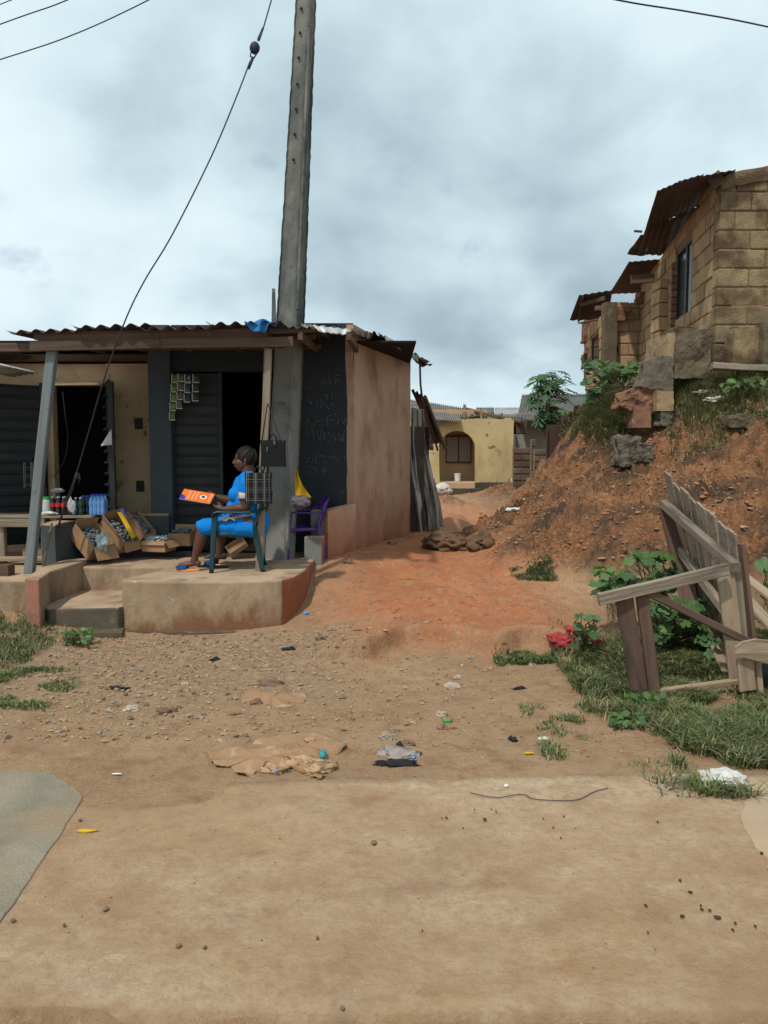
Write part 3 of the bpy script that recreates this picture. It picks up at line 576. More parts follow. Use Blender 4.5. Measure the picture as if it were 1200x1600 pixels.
# side wall (orange) as a slab with worn skin
def slabwall(name,x0,y0,x1,y1,z0,z1,th_,m_,par,z1b=None,sub=4,st=.02,zb=None):
    d=V((x1-x0,y1-y0,0)).normalized(); n_=V((d.y,-d.x,0)); z1b=z1 if z1b is None else z1b
    nu,nv=26,30
    a=lambda u,v:(x0+(x1-x0)*u,y0+(y1-y0)*u,z0+((z1+(z1b-z1)*u)-z0)*v)
    o_=MB().sheet(a,nu,nv,-n_*th_,sm=True).build(name,m_,par); edge_split(o_,50)
    key='rt.35'; t_=bpy.data.textures.get('wallc') or bpy.data.textures.new('wallc','CLOUDS'); t_.noise_scale=.35; t_.noise_depth=3
    dm=o_.modifiers.new('d','DISPLACE'); dm.texture=t_; dm.texture_coords='GLOBAL'; dm.strength=st; return o_
slabwall('side_wall',X1,FY-.03,XE,11.9,.2,3.36,.16,M['orange'],shop,z1b=3.24,st=.03)
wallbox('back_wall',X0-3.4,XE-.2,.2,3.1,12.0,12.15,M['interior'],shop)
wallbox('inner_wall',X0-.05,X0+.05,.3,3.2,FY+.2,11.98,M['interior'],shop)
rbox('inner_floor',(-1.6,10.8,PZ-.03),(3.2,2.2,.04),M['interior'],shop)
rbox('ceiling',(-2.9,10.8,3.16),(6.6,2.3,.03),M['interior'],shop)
# slatted metal door leaf
dl=rbox('door_leaf',(at(306,700,FY+.1).x,FY+.10,(PZ+ZD)/2),(at(344,700,FY+.1).x-at(270,700,FY+.1).x,.03,ZD-PZ-.03),M['shutter'],shop)
x0_,x1_=at(273,700,FY+.07).x,at(343,700,FY+.07).x
for k in range(17):
    z_=PZ+.1+k*.125; ob=MB().bar((x0_,FY+.07,z_),(x1_,FY+.07,z_),.03,.022,ch=.3).build('slat',M['shutter'],dl)
MB().bar((x1_+.02,FY+.06,PZ),(x1_+.02,FY+.06,ZD-.01),.05,.05,up=(0,1,0)).build('door_frame',M['shutter'],shop)
# chalk writing on the black panel
def chalk_pts(strokes,px0,py0,s_=1.):
    b_=MB()
    for stk in strokes:
        pts_=[at(px0+x*s_,py0+y*s_,FY-.004) for x,y in stk]
        if len(pts_)<2: continue
        w_=.0042
        for a,c in zip(pts_,pts_[1:]):
            d=(c-a); ln=max(1,int(d.length/.03))
            for q in range(ln):
                if random.random()<.16: continue
                p_=a+d*(q/ln); r_=a+d*((q+.93)/ln); n_=V((d.z,0,-d.x)).normalized()*w_*random.uniform(.4,.9)
                e=V((0,-.0015,0)); b_.add([p_-n_+e,p_+n_+e,r_+n_+e,r_-n_+e,p_-n_,p_+n_,r_+n_,r_-n_],[(0,1,2,3),(0,4,5,1),(3,2,6,7),(1,5,6,2),(0,3,7,4)])
    return b_
zx=lambda x:465+x/8.42; zy=lambda y:570+y/8.42
def Zs(l): return [[(zx(a),zy(b_)) for a,b_ in s_] for s_ in l]
txt=[[(150,190),(150,260)],[(110,312),(190,298)],[(310,275),(345,140),(400,300)],[(325,232),(390,230)],[(420,95),(425,230),(440,262),(470,250)],[(490,160),(500,270),(580,262)],[(490,145),(560,135)],[(500,212),(560,205)],
 [(195,372),(150,420),(140,470),(180,520),(185,480)],[(262,460),(265,610)],[(320,400),(305,570)],[(320,405),(385,390),(390,450),(330,490),(420,585)],[(458,380),(450,535),(525,535)],
 [(110,890),(130,690),(205,900)],[(205,980),(222,655)],[(250,660),(262,800)],[(255,685),(335,685)],[(260,740),(360,730)],[(262,800),(350,790)],[(385,670),(392,805)],[(385,675),(460,665)],[(388,738),(480,722)],[(392,805),(470,795)],[(480,640),(525,690),(545,740),(520,800)],[(500,640),(510,790)],[(575,700),(610,780),(640,660)],[(600,670),(640,665)],[(590,730),(640,735)],[(660,660),(655,785)],[(660,665),(700,700),(700,770),(655,785)],
 [(250,860),(260,930),(300,1000)],[(315,840),(305,1000)],[(360,890),(340,960),(380,1025),(430,1010),(440,930),(390,880)],[(460,890),(500,1000),(545,900),(590,1000),(625,820)],[(510,950),(560,990),(620,1020)],
 [(100,1290),(95,1220),(150,1215),(140,1270),(100,1290)],[(185,1285),(215,1230)],[(240,1170),(240,1290)],[(270,1200),(330,1195)],[(320,1190),(370,1220),(385,1280),(350,1285)],[(400,1200),(430,1220)],[(440,1250),(470,1195),(510,1250),(540,1250)],[(585,1275),(650,1278)],[(600,1215),(630,1220),(625,1275)],
 [(110,1340),(160,1330),(165,1370)],[(140,1440),(170,1420)],[(200,1350),(250,1380),(240,1430)],[(350,1350),(345,1440)],[(315,1400),(375,1400)]]
chalk_pts(Zs(txt),0,0).build('chalk_writing',M['chalk'],shop)['kind']='stuff'
# roof: veranda sheets, corrugated
def corr(name,fn,nw,par,m_,amp=.02,nv=4,th=.004,label=None,dent=0.):
    nu=nw*8; sd_=random.random()*50
    def f(u,v):
        p=V(fn(u,v)); p.z+=amp*math.cos(2*math.pi*nw*u)+dent*float(fbm(np.array([p.x*2+sd_]),np.array([p.y*2.]),3,91)[0]); return p
    return MB().sheet(f,nu,nv,(0,0,-th)).build(name,m_,par,label=label)
def roofrow(par,x0,x1,yf,yb,zf0,zf1,zb,n,m_,per=.142,amp=.021):
    for k in range(n):
        a,c=x0+(x1-x0)*k/n-.02,x0+(x1-x0)*(k+1)/n+.05; dz=random.uniform(-.015,.015); dy=random.uniform(-.07,.05); sl=random.uniform(-.02,.02); lift=.012*(k%2)
        corr('roof_sheet',lambda u,v,a=a,c=c,dz=dz,dy=dy,sl=sl:(a+(c-a)*u,(yf+dy)*(1-v)+yb*v,(zf0+(zf1-zf0)*((a+(c-a)*u)-x0)/(x1-x0)+dz+sl*u+lift)*(1-v)+zb*v),max(1,round((c-a)/per)),par,m_,amp,6,dent=.02)
xr0=at(12,517,7.9).x; xr1=at(432,508,7.9).x
roofrow(shop,xr0,xr1,7.88,12.0,at(12,519,7.9).z,at(400,507,7.9).z,3.2,4,M['rust'])
# pale and rusty pieces at the right end
def quad(name,c4,nw,par,m_,amp=.012,dent=.05,label=None):
    A_,B_,C_,D_=[V(q) for q in c4]  # A-B front edge, D-C back edge
    return corr(name,lambda u,v:((A_.lerp(B_,u)).lerp(D_.lerp(C_,u),v)),nw,par,m_,amp,6,dent=dent,label=label)
quad('roof_sheet',(at(432,507,7.95),at(496,512,8.0),(-.6,11,3.3),(-1.2,11,3.3)),5,shop,M['rust'],amp=.014)
quad('roof_sheet',(at(492,508,8.3),at(550,517,8.75),(-.3,11.5,3.42),(-.9,11.5,3.45)),4,shop,M['tinlight'],label='pale metal roof sheet at the right end of the roof')
quad('roof_sheet',(at(548,513,8.9),at(596,527,9.7),(.1,12,3.40),(-.4,12,3.5)),4,shop,M['rust'],amp=.02,dent=.1)
quad('roof_sheet',(at(590,521,9.7),at(636,549,10.6),(.50,12.2,3.28),(.05,12.2,3.42)),4,shop,M['rust'],amp=.022,dent=.14)
quad('roof_sheet',(at(618,534,10.8),at(660,559,11.6),(.75,12.6,3.24),(.35,12.6,3.36)),4,shop,M['tin'],amp=.02)
quad('roof_sheet',(at(644,552,11.7),at(671,571,12.0),(.82,13,3.25),(.5,13,3.3)),3,shop,M['rust'],amp=.02)
for (a0,b0,a1,b1,a2,b2,a3,b3,d_,mm_) in ((488,508,549,515,546,524,500,519,7.98,'tinlight'),(470,506,494,508,500,516,476,512,8.0,'tin'),(552,514,582,520,578,531,556,522,9.0,'rust'),(600,524,622,535,628,548,604,534,9.9,'tin'),(636,545,652,556,655,566,640,558,11.2,'tin'),(655,560,668,570,660,574,652,568,11.9,'rust')):
    MB().sheet(lambda u,v:(at(a0,b0,d_).lerp(at(a1,b1,d_+.2),u)).lerp(at(a3,b3,d_-.05).lerp(at(a2,b2,d_+.15),u),v)+V((0,.015*math.sin(u*19),.006*math.sin(u*31))),20,4,(0,.004,0)).build('roof_flap',M[mm_],shop)
# fascia boards and eave beams
MB().bar(at(60,528,8.02),at(415,521,8.02),.035,.115,up=(0,0,1),wob=.006).build('fascia_board',M['woodb'],shop)
MB().bar(at(395,519,8.05),at(497,514,8.05),.03,.06,up=(0,0,1)).build('fascia_board',M['beam'],shop)
MB().bar(at(48,542,7.97),at(250,537,7.97),.05,.095,up=(0,0,1),wob=.004).build('eave_beam',M['beam'],shop)
MB().bar(at(246,537,7.99),at(458,534,7.99),.05,.10,up=(0,0,1),wob=.004).build('eave_beam',M['beam'],shop)
for px_ in (60,150,238,330,415,470,545):
    p=at(px_,526,8.06); MB().bar((p.x,8.0,p.z+.0),(p.x+.05,FY+2.2,3.18),.05,.08).build('rafter',M['beam'],shop)
for yy in (8.5,9.3): MB().bar((xr0+.3,yy,3.03),(-.75,yy,3.05),.07,.05).build('purlin',M['beam'],shop)
# timber posts
MB().bar((at(46,893,8.1).x,8.1,PZ-.02),at(82,548,8.05),.10,.085,up=(0,1,0),wob=.004).build('veranda_post',M['post'],shop,label='slate grey painted leaning timber post at the left')
MB().bar((at(405,893,8.15).x,8.15,PZ-.01),at(419,545,8.1),.078,.06,up=(0,1,0),wob=.004).build('veranda_post',M['wood'],shop,label='weathered timber post beside the concrete pole')
# stepped low wall with orange outer face, joining the corner
def stepblk(x0,x1,y0,y1,z0,z1):
    o_=MB().prism([(x0,y0),(x1,y0),(x1+(y1-y0)*.12,y1),(x0,y1)],z0,z1).build('stepped_end_wall',[M['greypaint'],M['orange'],M['cement']],shop); bevel(o_,.015)
    for p in o_.data.polygons: p.material_index=2 if p.normal.z>.5 else (1 if p.normal.x>.5 else 0)
    return o_
xs1=at(500,850,9.1).x
stepblk(at(476,850,9.1).x,at(503,850,9.05).x,9.04,9.28,.2,at(490,838,9.1).z)
stepblk(at(485,815,9.28).x,at(507,815,9.28).x+.02,9.282,9.6,.2,at(490,798,9.3).z)
# orange wing from low wall to the building corner with rising top
o=MB().poly3([(at(466,985,7.62).x,7.60,-.1),at(466,905,7.61),at(482,893,8.1),(at(496,872,8.95).x,8.95,PZ+.01),(at(505,835,9.06).x,9.06,at(490,838,9.1).z),(at(506,798,9.3).x,9.3,at(505,797,9.3).z),(at(549,786,9.57).x,9.57,at(549,786,9.57).z),(at(549,786,9.57).x,9.57,.2),(at(506,798,9.3).x,9.3,.0)],(-.04,0,0)).build('orange_skirt',M['orange'],shop) if False else None
wing=MB()
wp=[(at(470,905,7.72).x,7.66,PZ-.03),(at(484,893,8.2).x,8.2,PZ-.02),(at(497,872,9.0).x,9.0,PZ-.02)]
wp2=[(at(503,838,9.06).x+.012,9.04,at(490,838,9.1).z-.01),(at(507,800,9.3).x+.012,9.3,at(505,801,9.3).z)]
for seg in (wp,):
    for (xa,ya,za),(xb,yb,zb) in zip(seg,seg[1:]):
        wing.add([(xa+.015,ya,-.1),(xb+.015,yb,-.1),(xb+.015,yb,zb),(xa+.015,ya,za),(xa-.02,ya,-.1),(xb-.02,yb,-.1),(xb-.02,yb,zb),(xa-.02,ya,za)],[(0,1,2,3),(5,4,7,6),(3,2,6,7),(0,3,7,4),(1,5,6,2)])
o=MB().prism([(at(505,798,9.3).x-.02,9.31,at(505,797,9.3).z),(at(507,798,9.25).x+.04,9.22,at(505,797,9.3).z-.01),(X1+.02,FY-.035,at(549,786,9.57).z),(X1-.02,FY+.02,at(549,786,9.57).z)],.1,2).build('wing_wall',[M['orange'],M['cement']],shop)
for p in o.data.polygons: p.material_index=1 if p.normal.z>.5 else 0

# ---------------- concrete electricity pole ----------------
pole=thing('electricity_pole','tall leaning concrete electricity pole rising through the shop roof','pole',(at(440,873,9.1).x,9.1,PZ))
pb=at(436,873,9.1); pt=at(480,-40,9.35); axis=(pt-pb).normalized()
def sect(c,w_,d_,rot,nch=.02):
    a=V((math.cos(rot),math.sin(rot),0)); n_=V((-math.sin(rot),math.cos(rot),0)); r_=[]
    for sx,sy in ((-1,-1),(1,-1),(1,1),(-1,1)):
        for k in (0,1):
            fx,fy=(w_/2-(nch if (k^(sx*sy>0)) else 0)),(d_/2-(0 if (k^(sx*sy>0)) else nch)); r_.append(c+a*sx*fx+n_*sy*fy)
    return r_
ROT=math.radians(-24)
def polepart(name,t0,t1,w0,w1,d0,d1,m_,steps,jit):
    vs_=[];n=8
    for k in range(steps+1):
        f=k/steps; c=pb.lerp(pt,t0+(t1-t0)*f); jw=random.uniform(-jit,jit); ring=sect(c,w0+(w1-w0)*f+jw,d0+(d1-d0)*f,ROT); vs_+=ring
    fs=[(i*8+k,i*8+(k+1)%8,i*8+8+(k+1)%8,i*8+8+k) for i in range(steps) for k in range(8)]+[tuple(range(7,-1,-1)),tuple(steps*8+k for k in range(8))]
    return MB().add(vs_,fs).build(name,m_,pole)
polepart('painted_lower_shaft',-.02,.40,.31,.275,.25,.235,M['greypaint'],30,.004)
polepart('upper_shaft',.40,1.12,.275,.165,.235,.17,M['concrete'],90,.010)
aR=V((math.cos(ROT),math.sin(ROT),0)); nR=V((-math.sin(ROT),math.cos(ROT),0))
# flange relief on the right face of the lower shaft
for a_,b_ in ((.02,.085),(.125,.19),(.225,.40),(.43,.9)):
    c0,c1=pb.lerp(pt,a_),pb.lerp(pt,b_); wd=lambda t_:.31-.11*t_-.0
    for sgn in (-1,):
        q0=c0+aR*(wd(a_)/2+.012)+nR*(-.095+.03*a_); q1=c1+aR*(wd(b_)/2+.006-.008*b_)+nR*(-.095+.04*b_)
        MB().bar(q0,q1,.05,.03,up=aR).build('edge_rib',M['greypaint'] if b_<=.4 else M['concrete'],pole)
for px_,py_ in ((477,9),(474,48),(471,88),(469,130),(466,170),(462,210),(459,250)):
    d=9.2; f=(at(px_,py_,d)-pb).dot(axis)/(pt-pb).length; c=pb.lerp(pt,f); wd=.275-(f-.4)/.72*.11; dd=.235-(f-.4)/.72*.065
    q=c-nR*(dd/2+.002); b_=MB(); b_.tube([q-nR*.002,q+nR*.004],[.018,.018],10); b_.build('bolt_hole',M['char'],pole)
cr=[[(0,6),(0,0),(4,5),(8,0),(8,6)],[(10,4),(9,8)],[(12,1),(12,6),(15,6),(15,1),(12,1)],[(17,2),(17,6)],[(19,1),(22,2),(20,4),(22,6),(19,6)]]
b=MB()
for stk in cr:
    fp=[]
    for x,y in stk:
        d=8.95; p=at(430+x*.72,627+y*.85,d); q=p.copy()
        # drop onto front face plane
        f=(q-pb).dot(axis)/(pt-pb).length; c=pb.lerp(pt,f); dd=.25-.0375*f; pl=c-nR*(dd/2+.003)
        r=(q-V((0,0,EYE))); t_=((pl-V((0,0,EYE))).dot(nR))/(r.dot(nR)); fp.append(V((0,0,EYE))+r*t_)
    b.tube(fp,.002,4)
b.build('handwritten_number',M['ink'],pole)
# crumpled flashing at the pole foot on the roof
o=quad('metal_flashing',(at(424,503,8.7),at(432,503,8.8),at(430,450,8.95),at(425,450,8.85)),1,shop,M['tin'],amp=.004,dent=.02)
tp=thing('blue_tarpaulin','crumpled blue tarpaulin scrap hanging over the roof edge beside the pole','tarpaulin',at(412,510,7.9))
MB().sheet(lambda u,v:at(382+54*u+ (6*v*math.sin(u*5)),501+3*math.sin(u*9)+v*(4+17*math.sin(math.pi*min(1,u*1.15))**1.5+3*math.sin(u*14)),7.86-.03*math.sin(u*17+v*3)),24,8,(0,.004,0)).build('tarpaulin_fold',M['tarp'],tp)

# ---------------- cream walled shop on the left ----------------
LY=9.95
sh2=thing('cream_shop','cream walled shop with an open dark doorway at the left edge','shop',(-5,LY,PZ))
xa,xb,xd0,xd1=-9.,X0-.003,at(84,700,LY).x,at(168,700,LY).x; zt=at(150,568,LY).z; zl=at(120,602,LY).z
wallbox('wall',xd1+.0,xb,PZ-.1,zt,LY,LY+.15,M['yelwall'],sh2)
wallbox('wall',xa,xd0,PZ-.1,zt-.0,LY,LY+.15,M['yelwall'],sh2)
wallbox('wall_over_door',xd0+.002,xd1-.002,zl,zt-.005,LY+.004,LY+.15,M['yelwall'],sh2)
MB().bar((xa,LY-.06,zt+.04),(xb-.0,LY-.06,zt+.07),.12,.09).build('wall_plate',M['beam'],sh2)
MB().bar((xd0-.05,LY-.02,zl+.01),(xd1+.05,LY-.02,zl+.02),.04,.035).build('door_head',M['cement'],sh2)
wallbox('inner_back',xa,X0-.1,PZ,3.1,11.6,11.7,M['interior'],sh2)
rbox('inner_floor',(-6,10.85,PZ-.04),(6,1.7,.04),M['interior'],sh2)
# shutters
b0=at(2,600,9.4); lx0,lx1=at(-14,700,9.5).x,at(64,700,9.75).x
lf_=MB().poly3([(lx0,9.5,PZ+.1),(lx1,9.86,PZ+.1),(lx1,9.86,at(64,604,9.86).z),(lx0,9.5,at(0,598,9.5).z)],(0,.03,0)).build('shutter_leaf',M['shutter'],sh2)
for k in range(15):
    z_=PZ+.2+k*.135; MB().bar((lx0+.03,9.47+.01,z_),(lx1-.03,9.83,z_),.03,.03,ch=.3).build('slat',M['shutter'],lf_)
MB().bar((lx1,9.84,PZ+.1),(lx1,9.84,zl+.02),.06,.05,up=(0,1,0)).build('shutter_stile',M['shutter'],lf_)
rx0=at(175,700,9.5).x; 
rl=MB().poly3([(xd1+.0,9.93,PZ+.05),(rx0+.06,9.35,PZ+.05),(rx0+.06,9.35,at(178,596,9.35).z-.03),(xd1,9.93,zl-.02)],(.03,0,0)).build('shutter_leaf',M['shutter'],sh2)
for k in range(15):
    z_=PZ+.15+k*.14; MB().bar((xd1-.02,9.9,z_),(rx0+.03,9.37,z_+.02),.025,.03,ch=.3).build('slat',M['shutter'],rl)
MB().bar((rx0+.06,9.33,PZ+.05),(rx0+.06,9.33,at(178,596,9.35).z),.07,.05,up=(0,1,0)).build('shutter_stile',M['shutter'],rl)
for zz_ in (at(186,660,9.5).z,at(186,762,9.5).z): rbox('hinge_plate',(rx0+.20,LY-.02,zz_),(.10,.03,.14),M['shutter'],sh2)
# lower roof at far left
for k in range(2):
    a=-6.2+k*.85
    corr('roof_sheet',lambda u,v,a=a:(a+.9*u,(7.95)*(1-v)+11.5*v,2.965+.015*k+.2*v*0+(2.97-2.965)*v),6,sh2,M['rust'],.018,5,dent=.02)
MB().bar((-6.3,8.05,at(0,545,8.05).z),at(62,543,8.05),.05,.09).build('eave_beam',M['woodb'],sh2)
for q in (-5.6,-4.9): MB().bar((q,8.1,2.9),(q,11.5,2.95),.05,.08).build('rafter',M['beam'],sh2)
MB().sheet(lambda u,v:(-4.62+.35*u,8.6+1.0*v,2.73+.03*math.sin(u*40)*0+.015*math.sin(u*30)+.05*u),20,3,(0,0,-.004)).build('loose_roof_scrap',M['tinlight'],sh2)
# ---------------- block building on the bank ----------------
bd=thing('block_building','unfinished tan block building with rusty overhanging roof sheets on top of the red bank','building',(5.6,13,3.1))
bmesh_cache={}
def block(parent,c,sz,rz,m_,jit=.012,name='block'):
    key=(round(sz[0],2),round(sz[1],2),round(sz[2],2),m_.name)
    if key not in bmesh_cache:
        b_=MB(); hx,hy,hz_=[k/2 for k in sz]; c_=.014
        vs_=[];
        for sz_ in(-1,1):
            for (sx,sy) in((-1,-1),(1,-1),(1,1),(-1,1)): vs_.append(V((sx*(hx-c_),sy*hy,sz_*(hz_))) if 0 else V((sx*hx,sy*hy,sz_*(hz_-c_))))
            for (sx,sy) in((-1,-1),(1,-1),(1,1),(-1,1)): vs_.append(V((sx*(hx-c_),sy*(hy-c_*.6),sz_*hz_)))
        fs=[(3,2,1,0)]
        fs=[(7,6,5,4),(12,13,14,15)]
        for k in range(4):
            k2=(k+1)%4; fs+=[(k,k2,8+k2,8+k),(4+k,4+k2,k2,k),(8+k,8+k2,12+k2,12+k)]
        b_.add(vs_,fs)
        me_=bpy.data.meshes.new('block'); me_.from_pydata(b_.v,[],b_.f); me_.materials.append(m_); bmesh_cache[key]=me_
    o_=bpy.data.objects.new(name,bmesh_cache[key]); COL.objects.link(o_)
    wl=Matrix.Translation(V(c))@Matrix.Rotation(rz+random.uniform(-.012,.012),4,'Z')@Matrix.Rotation(random.uniform(-.012,.012),4,'Y')
    o_.parent=parent; o_.matrix_basis=wm(parent).inverted()@wl
    return o_
def blockwall(parent,p0,p1,z0,ztop,m_,mback,th_=.2,bl=.46,ch_=.268,holes=(),skip=0.,jit=.02,joint=.016,nm='block'):
    # facing side is to the right of p0->p1 ; ztop is a function of distance
    p0=V((*p0,0));p1=V((*p1,0)); d=(p1-p0); ln=d.length; d.normalize(); n_=V((d.y,-d.x,0)); rz=math.atan2(d.y,d.x)
    k=0; z=z0
    while z<max(ztop(0),ztop(ln))+.01:
        u=-(bl/2 if k%2 else 0)
        while u<ln-.02:
            a,c=max(u,0),min(u+bl,ln); u+=bl
            if c-a<.06: continue
            mid=(a+c)/2; zt_=min(ztop(a),ztop(c),ztop(mid)) ; h_=min(ch_,zt_-z)
            if h_<.07: continue
            pieces=[(a,c)]
            for (ha,hb,h0,h1) in holes:
                if z+h_*.5>h0 and z+h_*.5<h1:
                    np_=[]
                    for (q0,q1) in pieces:
                        if q1<=ha or q0>=hb: np_.append((q0,q1)); continue
                        if q0<ha: np_.append((q0,ha))
                        if q1>hb: np_.append((hb,q1))
                    pieces=np_
            for q0,q1 in pieces:
                if q1-q0<.05 or random.random()<skip: continue
                s_=(round(q1-q0-joint,2),th_,round(h_-joint,2)); cc=p0+d*((q0+q1)/2)+V((0,0,z+h_/2))-n_*(th_/2)+n_*random.uniform(-jit,jit)*.6
                block(parent,cc,s_,rz,m_,name=nm)
        z+=ch_; k+=1
    return d,n_,ln
CX,CY=4.89,11.5; sdx=.133
def wx(d): return CX+sdx*(d-CY)
Z0b=3.12
hw=math.sqrt(1+sdx**2)
# side wall facing the lane: drawn from far to near so that the face looks left
hol=[((17.2-14.05)*hw,(17.2-12.98)*hw,4.08,5.34)]
blockwall(bd,(wx(17.2),17.2),(wx(11.66),11.66),Z0b,lambda u:5.50+.40*(u/5.6)-.02*math.sin(u*5),M['block'],None,holes=hol,ch_=.26)
# recessed mortar core behind the joints, with the window opening left free
def core(x0,y0,x1,y1,z0,z1,th_=.14,back=.02,par=None,m_=None):
    d=V((x1-x0,y1-y0,0)).normalized(); n_=V((d.y,-d.x,0)); a=V((x0,y0,0))-n_*back; c=V((x1,y1,0))-n_*back; e=c-n_*th_; f=a-n_*th_
    return MB().prism([(a.x,a.y),(c.x,c.y),(e.x,e.y),(f.x,f.y)],z0,z1).build('mortar_core',m_ or M['mortar'],par or bd)
core(wx(17.2),17.2,wx(14.05),14.05,Z0b-.5,5.48); core(wx(12.98),12.98,wx(11.62),11.62,Z0b-.5,5.72); core(wx(14.05),14.05,wx(12.98),12.98,Z0b-.5,4.08); core(wx(14.05),14.05,wx(12.98),12.98,5.34,5.62)
# front wall facing the road with a rising gable top
blockwall(bd,(4.89,CY),(8.2,CY),Z0b,lambda u:5.75+min(.22,u*.3),M['blockw'],None,ch_=.272,jit=.03,joint=.022)
core(4.91,CY,8.2,CY,Z0b-.6,5.75); core(5.3,CY,8.2,CY,5.7,5.85)
rough_edges(MB().poly3([at(1125,283,11.46),at(1140,270,11.46),at(1180,262,11.46),at(1260,252,11.46),at(1260,275,11.46),at(1180,284,11.46),at(1128,296,11.46)],(0,.2,0)).build('gable_cap',M['blockw'],bd),3,.04,.2)
# interior darkness + far walls
rbox('inner_wall',(8.2,14.4,4.2),(.15,5.6,2.6),M['mortar'],bd); rbox('back_wall',(7.0,17.25,4.2),(2.6,.15,2.6),M['mortar'],bd)
# window with steel frame
fr=MB(); 
def swp(d,off,z): 
    return V((wx(d)-off,d,z))
for a,c in (((13.0,.0,4.1),(13.0,.0,5.33)),((14.03,.0,4.1),(14.03,.0,5.33)),((13.0,.0,4.1),(14.03,.0,4.1)),((13.0,.0,5.32),(14.03,.0,5.32)),((13.4,.0,4.1),(13.4,.0,5.33))):
    fr.bar(swp(*a)+V((.04,0,0)),swp(*c)+V((.04,0,0)),.06,.05,up=(1,0,0))
fro=fr.build('window_frame',M['frame'],bd)
MB().poly3([swp(13.42,-.06,4.12),swp(14.0,-.06,4.12),swp(14.0,-.06,5.3),swp(13.42,-.06,5.3)],(.01,0,0)).build('pane',M['glassd'],fro)
MB().poly3([swp(13.03,-.06,4.12),swp(13.38,-.06,4.12),swp(13.38,-.06,5.3),swp(13.03,-.06,5.3)],(.01,0,0)).build('pane',M['winpane'],fro,label='right hand pane with a painted sky reflection')
# projecting stub wall beyond the window
blockwall(bd,(5.13,14.6),(5.42,14.6),Z0b-.1,lambda u:5.02,M['block'],None,th_=.45,bl=.40,ch_=.26)
# far front facing wall + far side wall
blockwall(bd,(5.02,17.32),(5.72,17.32),2.9,lambda u:5.12-.02*u,M['block'],None,bl=.42,ch_=.26); core(5.02,17.32,5.72,17.32,2.6,5.08)
o=rbox('corner_column',(4.98,17.25,4.0),(.28,.28,2.15),M['dkcement'],bd); rough_edges(o,3,.04,.15)
blockwall(bd,(5.30,20.4),(4.93,17.42),2.6,lambda u:4.95,M['block'],None,holes=[(.9,2.2,3.9,4.6)],ch_=.26); core(5.30,20.4,4.93,17.42,2.3,3.85); core(5.30,20.4,4.93,17.42,4.62,4.9)
MB().bar((5.04,18.0,3.9),(5.04,18.0,4.6),.05,.05,up=(1,0,0)).build('window_frame',M['frame'],bd); MB().bar((5.2,19.4,3.9),(5.2,19.4,4.6),.05,.05,up=(1,0,0)).build('window_frame',M['frame'],bd)
for k,(a,b_,h_,w_) in enumerate([(918,520,.5,.26),(924,512,.5,.3),(921,545,.35,.22),(918,565,.36,.26),(926,560,.5,.3),(922,585,.4,.25),(928,590,.6,.3),(931,530,.5,.2)]):
    p=at(a,b_,20.3); rough_edges(rbox('broken_block',p,(w_,.3,h_),M['brickred'],bd),2,.12,.12)
for a,b_ in ((1004,462),(1001,470),(1015,459),(967,489),(966,498),(975,484)):
    p=at(a,b_,16.9 if a>990 else 17.25); block(bd,p,(.24,.2,.13),random.uniform(-.2,.2),M['brickred'],name='loose_brick')
for k in range(10): # broken red edge beside the window
    p=swp(14.08+.02*random.random(),.0,4.0+k*.125); block(bd,p,(.1+.06*random.random(),.14,.11),1.4,M['brickred'],name='broken_brick')
# vent block in the far wall
rbox('vent_hole',at(961,546,17.29),(.14,.05,.14),M['char'],bd)
# roofs
def rsheet(c4,n_,m_=None,**k): return quad('roof_sheet',c4,n_,bd,m_ or M['rust'],**k)
rsheet((at(1027,298,11.35),at(1064,282,11.35),at(1046,345,13.4)+V((0,0,0)),at(1010,352,13.4)),4,amp=.006,dent=.03)
rsheet((at(1060,284,11.3),at(1100,272,11.3),at(1078,330,13.4),at(1044,343,13.4)),4,amp=.006,dent=.03)
rsheet((at(1094,275,11.25),at(1150,265,11.25),at(1135,300,13.4),at(1074,330,13.4)),5,amp=.006,dent=.03)
rsheet((at(1012,346,13.2),at(1052,340,13.2),at(1034,399,15.2),at(996,397,15.2)),4,amp=.008,dent=.05)
rsheet((at(1048,342,13.3),at(1110,312,13.3),at(1080,360,15.2),at(1032,399,15.2)),4,amp=.006,dent=.03)
rsheet((at(1001,366,14.0),at(1020,364,14.0),at(1008,398,15.3),at(980,398,15.3)),2,amp=.006,dent=.08)
MB().bar(at(991,361,13.9),at(1003,362,13.9),.05,.03).build('purlin_end',M['woodb'],bd)
MB().bar(at(1010,390,14.9),at(1029,371,14.4),.05,.05).build('loose_batten',M['wood'],bd)
MB().bar(at(1112,290,11.6),at(1130,275,11.5),.15,.2).build('rafter_end',M['dkcement'],bd)
rsheet((at(983,409,15.4),at(1033,405,15.4),at(1003,458,18.2),at(952,460,18.2)),5,amp=.006,dent=.03)
MB().bar(at(986,437,15.6),at(1022,434,15.6),.06,.18).build('fascia_board',M['beam'],bd)
rsheet((at(905,461,18.6),at(957,453,18.4),at(950,499,19.8),at(890,501,19.8)),5,amp=.01,dent=.03)
MB().bar(at(911,463,18.6),at(904,502,19.6),.05,.04).build('batten',M['rust'],bd); MB().bar(at(907,476,18.9),at(945,466,18.5),.06,.1).build('batten',M['beam'],bd)
MB().bar(at(906,505,19.3),at(937,499,18.4),.12,.03).build('loose_board',M['beam'],bd)
MB().bar(at(930,482,17.5),at(1000,482,17.4),.12,.1).build('wall_plate',M['dkcement'],bd)
